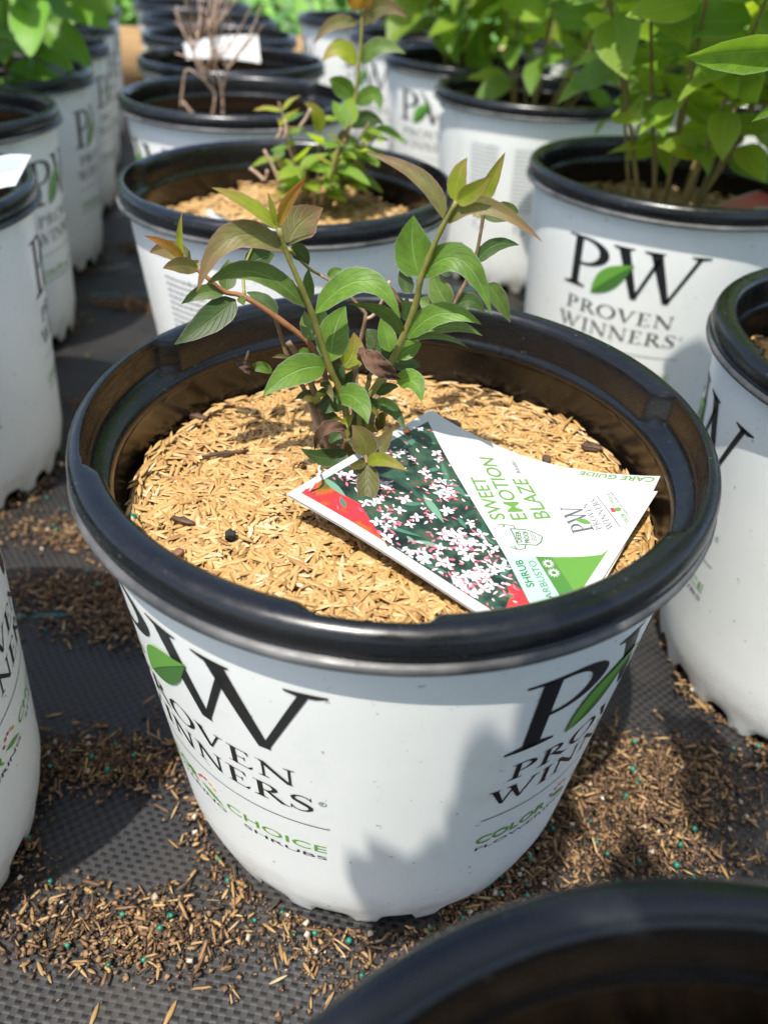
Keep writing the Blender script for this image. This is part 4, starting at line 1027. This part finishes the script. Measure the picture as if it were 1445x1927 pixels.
for k in range(34):
    t1, t2 = rn.random(), rn.random(); p = lerp(lerp(PA, PB, t1), lerp(PF, PC, t1), t2); a = rn.uniform(0, 6.28); l = rn.uniform(.04, .085)
    fl = inphoto(leaf_shape(p[0], p[1], p[0]+l*math.cos(a), p[1]+l*math.sin(a), l*.3, .5, 8))
    if fl.polys: on_card('printed_leaf', fl, TEAL[k % 2], .00027+.000002*k, .2)
allsp = [c1(*p) for p in spots]+[c2(*p) for p in spots2]
allsp += [(x+rn.gauss(0, .03), y+rn.gauss(0, .03)) for x, y in allsp[::2]]
for (x, y) in allsp:
    sz = rn.uniform(.022, .038); a0 = rn.uniform(0, 1.57); sq = rn.uniform(.55, 1)
    tgt = fl_w if rn.random() < .78 else fl_pp
    for k in range(4):
        a = a0+k*math.pi/2+rn.uniform(-.15, .15)
        tgt.add(inphoto(leaf_shape(x+.08*sz*math.cos(a), y+.08*sz*sq*math.sin(a), x+sz*math.cos(a), y+sz*sq*AR*math.sin(a), sz*rn.uniform(.42, .56), .5, 6)))
for (x, y) in allsp: fl_p2.add(inphoto(Flat().poly(disc(x, y, .0035, .003, 6))))
for k in range(430):
    t = rn.random(); base_ = rn.choice(allsp); x, y = base_[0]+rn.gauss(0, .045), base_[1]+rn.gauss(0, .045)
    a = rn.uniform(0, 6.28); l = rn.uniform(.012, .034)
    (fl_p if rn.random() < .6 else fl_pp).add(inphoto(leaf_shape(x, y, x+l*math.cos(a), y+l*math.sin(a), rn.uniform(.006, .012), .5, 5)))
on_card('printed_flower_eyes', fl_p2, PALEP, .00068, .2)['kind'] = 'stuff'; on_card('printed_pink_buds', fl_p, PINK, .00050, .2)['kind'] = 'stuff'; on_card('printed_pale_buds', fl_pp, PALEP, .00056, .2)['kind'] = 'stuff'; on_card('printed_white_flowers', fl_w, PETAL, .00062, .2)['kind'] = 'stuff'
# coloured strips
MINT = plain('mint_ink', (.33, .50, .42), .4); LIME = plain('lime_ink', (.095, .235, .035), .4)
def ext(a, b, xt): t = (xt-a[0])/(b[0]-a[0]); return (xt, a[1]+(b[1]-a[1])*t)
m0, m1, m2, m3 = c2(325, 778), c2(530, 788), c2(640, 792), c2(1090, 756)
e0, e1, e2 = ext(m0, c2(510, 1142), xl), ext(m1, c2(720, 1098), xl), ext(m2, c2(820, 1065), xl)
on_card('mint_strip', Flat().poly([m0, m1, e1, e0]), MINT, .00028); on_card('dark_green_strip', Flat().poly([m1, m2, e2, e1]), DGREEN_INK, .00028)
m3b = c2(890, 1045); ymax = .965
def exty(a, b, yt): t = (yt-a[1])/(b[1]-a[1]); return (a[0]+(b[0]-a[0])*t, yt)
on_card('lime_panel', Flat().poly([m2, c2(850, 789), c2(980, 776), (m3[0], min(m3[1], ymax)), (m3b[0], ymax), (xl, ymax), e2 if e2[1] < ymax else exty(m2, e2, ymax)]), LIME, .00028)
GT = plain('tag_green', (.105, .24, .05), .4); DG = plain('tag_dark_green', (.03, .12, .04), .4); SLATE = plain('tag_slate', (.09, .10, .11), .4)
card_text('printed_word', 'SWEET', (330, 533), (180, 250), (232, 540), GT, .007); card_text('printed_word', 'EMOTION', (480, 535), (243, 120), (374, 540), GT, .007); card_text('printed_word', 'BLAZE', (636, 526), (468, 262), (530, 533), GT, .007)
card_text('printed_word', 'Abelia', (434, 222), (387, 136), (406, 228), SLATE)
card_text('printed_word', 'DEER', (442, 692), (424, 614), (408, 694), DG, .02); card_text('printed_word', 'PROOF', (497, 694), (476, 614), (462, 698), DG, .02)
card_text('printed_word', 'SHRUB', (526, 992), (438, 810), (476, 1002), DG, .02); card_text('printed_word', 'ARBUSTO', (658, 1072), (524, 815), (610, 1080), DG)
lf = Flat(); g, adv = glyph('P'); lf.add(g, 0, 0, .62/adv, 1); g, adv = glyph('W'); lf.add(g, .62, 0, 1.1/adv, 1)
lg = Flat(); lg.add(leaf_shape(.42, -.02, .86, .62, .30, .55, 10))
fr = frame(c2(932, 612), c2(830, 432), c2(790, 640), 1.72); on_card('logo_letters', lf.mapped(fr), SLATE, .00034, .2); on_card('logo_leaf', lg.mapped(fr), GT, .0005, .2)
card_text('printed_word', 'PROVEN', (985, 600), (880, 425), (946, 612), SLATE, serif=True); card_text('printed_word', 'WINNERS', (1062, 596), (937, 393), (1020, 608), SLATE, serif=True)
def stroke(name, pts, w_, mat, h=.00034): f = Flat(); f.path([c2(*p) for p in pts], [w_]*len(pts)); return on_card(name, f, mat, h, .2)
stroke('printed_rule', [(1106, 588), (945, 374)], .003, SLATE)
card_text('printed_word', 'COLOR', (1174, 563), (1128, 492), (1150, 573), GT, .02); card_text('printed_word', 'CHOICE', (1076, 441), (1033, 358), (1052, 444), GT)
card_text('printed_word', 'FLOWERING SHRUBS', (1203, 560), (1046, 348), (1192, 566), SLATE)
f = Flat(); a = c2(1090, 468)
f.poly(disc(a[0], a[1], .014, .012)); on_card('printed_emblem', f, GT, .00034, .2); f = Flat(); a = c2(1060, 480); f.poly(disc(a[0], a[1], .008)); a = c2(1052, 466); f.poly(disc(a[0], a[1], .008)); on_card('printed_emblem', f, RED_INK, .0004, .2)
shield = [(360, 600), (400, 602), (460, 604), (520, 625), (560, 645), (577, 655), (570, 690), (540, 712), (480, 708), (410, 706), (392, 660), (375, 625), (360, 600)]
stroke('printed_shield', shield, .0045, DG); stroke('printed_antler', [(392, 600), (385, 580), (350, 575), (320, 572), (275, 574)], .004, DG); stroke('printed_antler', [(320, 572), (312, 590)], .004, DG)
stroke('printed_antler', [(465, 706), (460, 735), (430, 740), (395, 738), (360, 720)], .004, DG); stroke('printed_antler', [(405, 738), (385, 715)], .004, DG)
for q, (x0, y0, x1, y1) in enumerate(((515, 690, 495, 625), (528, 690, 508, 628), (540, 688, 522, 640))): stroke('printed_line', [(x0, y0), (x1, y1)], .0022, DG)
for (x, y) in ((618, 838), (655, 900)):
    f = Flat(); a = c2(x, y)
    f.ring(a[0], a[1], .016, .014, .007, .006, 0, 360, 18)
    for k in range(12): t = k*math.pi/6; f.path([(a[0]+.015*math.cos(t), a[1]+.013*math.sin(t)), (a[0]+.024*math.cos(t), a[1]+.021*math.sin(t))], [.005, .002])
    on_card('printed_sun', f, CARD, .0004, .2)
f, wd = sans('CARE GUIDE', .015); on_card('printed_word', f.mapped(frame((.990, .985), (.990, .70), (.962, .985), wd)), GT, .0004, .05, back_pt)
# the tie through the hole
hx, hy = card_uv(583, 927)
f = Flat().poly(disc(hx, hy, .024, .021)); on_card('hole', f, plain('hole_shadow', (.05, .045, .035), .9), .0003, .2)
h0 = card_pt(hx, hy, .0008)
tie = tube('tie', [h0-TO, h0+Vector((.004, .004, .007))-TO, aty(600, 882, -.005)-TO, aty(612, 855, .006)-TO], .0006, .0006, plain('white_tie', (.75, .76, .76), .35), tagroot)

# ------------------------------------------------------------------ cards in the other pots
def card_from(corners, label, parts=(), th=.0005, name='plant_tag', mat=None):
    c = [Vector(p) for p in corners]; o_ = sum(c, Vector())/4
    root = empty(name, o_); tag(root, label, 'plant tag', 'plant tags in the background pots')
    n = (c[1]-c[0]).cross(c[3]-c[0]).normalized()*th
    def sheet(nm, a0, a1, b0, b1, mt, lift):
        def P(a, b): return c[0]*(1-a)*(1-b)+c[1]*a*(1-b)+c[2]*a*b+c[3]*(1-a)*b-o_+Vector((0, 0, .004*math.sin(3.14*a)))
        vs = []; fs = []; m_ = 6
        for s_ in (lift, -lift):
            for j in range(m_+1):
                for i in range(m_+1): vs.append(P(a0+(a1-a0)*i/m_, b0+(b1-b0)*j/m_)+n*s_)
        k = (m_+1)**2
        for j in range(m_):
            for i in range(m_): a = j*(m_+1)+i; fs.append((a, a+1, a+m_+2, a+m_+1)); fs.append((k+a, k+a+m_+1, k+a+m_+2, k+a+1))
        ed = list(range(m_+1))+[j*(m_+1)+m_ for j in range(1, m_+1)]+[m_*(m_+1)+i for i in range(m_-1, -1, -1)]+[j*(m_+1) for j in range(m_-1, 0, -1)]
        for a, b in zip(ed, ed[1:]+ed[:1]): fs.append((b, a, a+k, b+k))
        link(nm, mesh(nm, vs, fs), mt, root, False)
    sheet('sheet', 0, 1, 0, 1, mat or CARD, .5)
    for nm, a0, a1, b0, b1, mt in parts: sheet(nm, a0, a1, b0, b1, mt, .9)
    return root
PINKC = plain('pink_print', (.50, .10, .11), .4)
card_from([aty(345, 82, 1.150), aty(485, 66, 1.155), aty(491, 119, 1.075), aty(352, 112, 1.075)], 'large white tag standing up behind the dry twigs')
c_ = POS['C']; card_from([aty(432, 176, .975), aty(464, 139, 1.0), aty(507, 165, .98), aty(495, 182, .97)], 'small white card leaning inside the pot behind the dry twigs')
card_from([aty(-45, 318, .26), aty(60, 292, .23), aty(30, 350, .19), aty(-60, 400, .21)], 'pale green card leaning over the black rim', mat=plain('pale_green_card', (.38, .43, .40), .4), parts=[('green_print', .1, .9, .15, .5, plain('pale_green_print', (.30, .42, .34), .4))])
card_from([atz(1336, 392, .212), atz(1470, 352, .216), atz(1500, 405, .214), atz(1360, 412, .210)], 'red printed tag lying at the foot of the leafy bright shrub', [('red_print', .02, .98, .05, .75, PINKC)])
card_from([atz(575, 446, .209), atz(650, 425, .209), atz(700, 455, .209), atz(620, 480, .209)], 'red and white tag half hidden by the rim before the small bushy shrub', [('red_print', .05, .6, .1, .9, RED_P)])
card_from([atz(388, 404, .2135), atz(398, 401, .2135), atz(442, 425, .2125), atz(430, 430, .2125)], 'narrow white card edge beside the rim near the small bushy shrub', [('dark_print', .3, .95, .3, .9, SLATE)])
card_from([aty(797, 178, .80), aty(806, 176, .80), aty(838, 212, .79), aty(824, 222, .79)], 'white card corner poking over the rim of the pot with small grey print')

# ------------------------------------------------------------------ bits on the mulch
CHIP = m_stem('bark', (.045, .025, .015), (.13, .075, .045), 220)
def chip(p, yaw, L, W_, Hh, label, cat='bark chip', mat=CHIP, seed=0, name='bark_chip', group=None):
    rn = random.Random(seed); bm = bmesh.new(); bmesh.ops.create_cube(bm, size=1); bmesh.ops.subdivide_edges(bm, edges=bm.edges[:], cuts=3, use_grid_fill=True)
    for v in bm.verts:
        x, y, z = v.co; tap = 1-.6*abs(x*2)**2*rn.uniform(.6, 1.0)
        v.co = Vector((x*L, y*W_*tap+rn.uniform(-.08, .08)*W_, z*Hh*tap+rn.uniform(-.12, .12)*Hh+.12*Hh*math.sin(x*9+seed)))
    me = bpy.data.meshes.new(name); bm.to_mesh(me); bm.free(); o = link(name, me, mat); o.location = p; o.rotation_euler = (rn.uniform(-.1, .1), rn.uniform(-.1, .1), yaw)
    return tag(o, label, cat, group)
def onbed(u, v):
    p = atz(u, v, .206)
    for _ in range(4): p = atz(u, v, bed_M(p.x, p.y)+.0035)
    return p
chip(onbed(345, 980), -.3, .011, .0028, .002, 'short dark bark chip on the mulch beside the black crumb', seed=1)
chip(onbed(425, 853), .45, .024, .0020, .0016, 'long thin bark sliver lying in the mulch near the seedling', seed=2)
chip(onbed(434, 1007), .2, .0046, .0042, .0036, 'round black soil crumb on the mulch', 'soil crumb', plain('black_crumb', (.02, .017, .015), .9), 3, 'soil_crumb')
chip(onbed(334, 1041), 1.2, .006, .0036, .0015, 'flat reddish bark flake near the rim', mat=m_stem('red_bark', (.16, .07, .04), (.3, .15, .09)), seed=4)
chip(onbed(845, 795), -.5, .014, .004, .003, 'bark chip touching the back corner of the picture tag', seed=5)
chip(onbed(1028, 865), 1.6, .007, .004, .003, 'stubby dark bark chip behind the picture tag', seed=6)
chip(onbed(1115, 842), -.3, .012, .004, .003, 'dark bark chip in the mulch close to the back wall', seed=7)
chip(onbed(372, 785), -.2, .011, .003, .003, 'small bark sliver in the mulch near the shaded inner wall', seed=8)
pb = scatter('fertilizer_prill', *ico(2), np.array([list(onbed(250, 975))]), np.zeros(1), np.zeros(1), np.zeros(1), np.array([.0042]), plain('green_prill', (.008, .12, .07), .35), smooth=True)
tag(pb, 'single green fertilizer prill at the edge of the mulch', 'prill')

# ------------------------------------------------------------------ litter on the fabric
def gz(p): return np.array([ground_z(a, b) for a, b in p])
centres = [POS[k] for k in ('M', 'R0', 'L0', 'L1', 'A', 'R1', 'N', 'L2', 'B', 'L3', 'R2')]
RINGS = [('M', 9, .016), ('R0', 5, .018), ('L0', 3, .016), ('L1', 2, .018), ('A', 2, .02), ('R1', 1, .02), ('L2', 1.5, .02), ('B', 1, .02), ('L3', 1, .02), ('N', 1.5, .012)]
def ring_pts(n, g, k=1.0):
    wts = np.array([r[1] for r in RINGS], float); wts /= wts.sum(); idx = g.choice(len(RINGS), n, p=wts); out = []
    for i in idx:
        c = POS[RINGS[i][0]]; t = g.random()*2*np.pi
        lump = .55+.45*math.sin(3*t+i)+.35*math.sin(7*t+2*i)
        if i == 0: lump += 1.2*max(0, math.cos(t-rad(-25)))+.5*max(0, math.cos(t-rad(-120)))
        out.append((c[0]+(.099+abs(g.normal(0, RINGS[i][2]*k*max(.25, lump))))*np.cos(t), c[1]+(.099+abs(g.normal(0, RINGS[i][2]*k*max(.25, lump))))*np.sin(t)))
    return np.array(out)
def clear(p):
    ok = np.ones(len(p), bool)
    for c in POS.values(): ok &= np.hypot(p[:, 0]-c[0], p[:, 1]-c[1]) > .1065
    r_, t_ = np.hypot(p[:, 0], p[:, 1]), np.degrees(np.arctan2(p[:, 1], p[:, 0]))
    ok &= ~((r_ < .114) & (t_ > -150) & (t_ < -70))
    # the open patches of fabric stay nearly bare
    for cx, cy, rx, ry in ((-.06, -.215, .16, .055), (.235, -.125, .075, .045), (-.155, .05, .035, .02)):
        inside = ((p[:, 0]-cx)/rx)**2+((p[:, 1]-cy)/ry)**2 < 1
        ok &= ~(inside & (g.random(len(p)) > .035))
    return p[ok]
def patch_pts(n, g):
    C_ = np.array([(.150, -.06), (.175, .0), (.135, -.10), (.16, -.03), (-.17, -.02), (-.18, .10), (-.23, .13), (-.16, .15), (-.25, .20), (-.2, .3), (-.28, .42), (-.24, .36), (-.33, .68), (-.38, .9), (.12, .24), (-.12, -.12)])
    i = g.integers(len(C_), size=n); return C_[i]+g.normal(0, .020, (n, 2))*np.array([1.8, .55])
g = np.random.default_rng(11)
def litter(name, tv, tf, pts, sc_, mat, lift, label, cat, pitch=.2, smooth=False):
    pts = clear(pts); n = len(pts); z = gz(pts)+lift*g.random(n)+.0006
    pos = np.stack([pts[:, 0], pts[:, 1], z], 1)
    o = scatter(name, tv, tf, pos, g.random(n)*6.28, g.normal(0, pitch, n), g.normal(0, pitch*2, n), sc_(n), mat, smooth=smooth)
    return tag(o, label, cat, None, 'stuff')
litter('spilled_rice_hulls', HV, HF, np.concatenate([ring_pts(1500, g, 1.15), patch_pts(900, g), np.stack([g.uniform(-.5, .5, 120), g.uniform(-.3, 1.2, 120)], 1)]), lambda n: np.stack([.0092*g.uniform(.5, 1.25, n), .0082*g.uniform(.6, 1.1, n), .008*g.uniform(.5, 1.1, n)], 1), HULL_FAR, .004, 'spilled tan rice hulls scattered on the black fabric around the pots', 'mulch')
litter('soil_crumbs', CRV, CRF, np.concatenate([ring_pts(24000, g, 1.0), patch_pts(22000, g)]), lambda n: .0009+.0032*g.random(n)**3, SOILM, .004, 'brown soil crumbs spilled on the black fabric around the pots', 'soil', .4)
litter('bark_bits', CRV, CRF, np.concatenate([ring_pts(3600, g, 1.1), patch_pts(5000, g)]), lambda n: np.stack([.002+.012*g.random(n)**2.4, g.uniform(.0008, .0026, n), g.uniform(.0006, .002, n)], 1), m_island('bark_bits', [(0, (.04, .022, .012)), (.5, (.13, .07, .035)), (.85, (.30, .18, .08)), (1, (.42, .28, .14))]), .008, 'bark and wood bits spilled on the black fabric around the pots', 'bark')
litter('perlite_grains', CRV, CRF, np.concatenate([ring_pts(520, g, 1), patch_pts(110, g)]), lambda n: g.uniform(.0020, .0044, n), m_island('perlite', [(0, (.36, .27, .17)), (1, (.60, .54, .46))]), .008, 'pale perlite grains among the spilled soil', 'perlite')
litter('fertilizer_prills', IV, IF, np.concatenate([ring_pts(480, g, .9), patch_pts(110, g)]), lambda n: g.uniform(.0026, .0040, n), m_island('prills', [(0, (.006, .09, .06)), (1, (.015, .20, .13))], .4), .009, 'green fertilizer prills among the spilled soil', 'fertilizer', smooth=True)
for k, (u, v, yw, L) in enumerate([(190, 1700, 2.6, .009), (205, 1738, .5, .010), (195, 1812, -.6, .012), (165, 1672, -.4, .012), (318, 1905, 1.3, .014), (175, 1908, 1.5, .012), (60, 1720, 2.0, .010), (1180, 1508, .2, .016), (1335, 1535, 1.8, .012), (1290, 1475, -.6, .013)]):
    p = atz(u, v, 0); pos = np.array([[p.x, p.y, ground_z(p.x, p.y)+.0012]])
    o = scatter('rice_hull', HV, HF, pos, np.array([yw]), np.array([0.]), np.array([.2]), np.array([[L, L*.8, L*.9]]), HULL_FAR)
    tag(o, 'single rice hull lying alone on the open woven black fabric', 'hull', 'lone hulls on the fabric')
chip(Vector((.135, -.125, .012)), -.85, .062, .010, .006, 'long brown bark strip on the fabric between the pots', seed=21)
chip(Vector((.215, -.105, .006)), -.3, .02, .006, .004, 'short bark chip on open fabric beside the long bark strip', seed=22)
chip(atz(400, 1495, .004), .3, .030, .004, .003, 'thin wood splinter on shaded fabric beside the middle pot', seed=23)

# ------------------------------------------------------------------ green beyond the timber
gg = np.random.default_rng(3); n = 15000
yy = 2.16+(gg.random(n)**1.7)*5.5; xx = gg.uniform(-1.0, 1.0, n)*(1.2+.85*yy)-.2
zz = .02+gg.random(n)*.13*(1+.5*np.sin(xx*5)*np.cos(yy*4))
LVt = [(0, 0, 0), (.45, -.28, .08), (1, 0, 0), (.45, .28, .08), (.45, 0, 0)]; LFt = [(0, 1, 4), (1, 2, 4), (2, 3, 4), (3, 0, 4)]
GC = m_island('ground_cover', [(0, (.045, .13, .02)), (.5, (.10, .26, .03)), (1, (.20, .38, .05))], .6)
o = scatter('ground_cover', LVt, LFt, np.stack([xx, yy, zz], 1), gg.random(n)*6.28, gg.normal(-.3, .5, n), gg.normal(0, .4, n), gg.uniform(.04, .10, n), GC)
tag(o, 'bright green leafy ground cover beyond the timber board', 'ground cover', None, 'stuff')
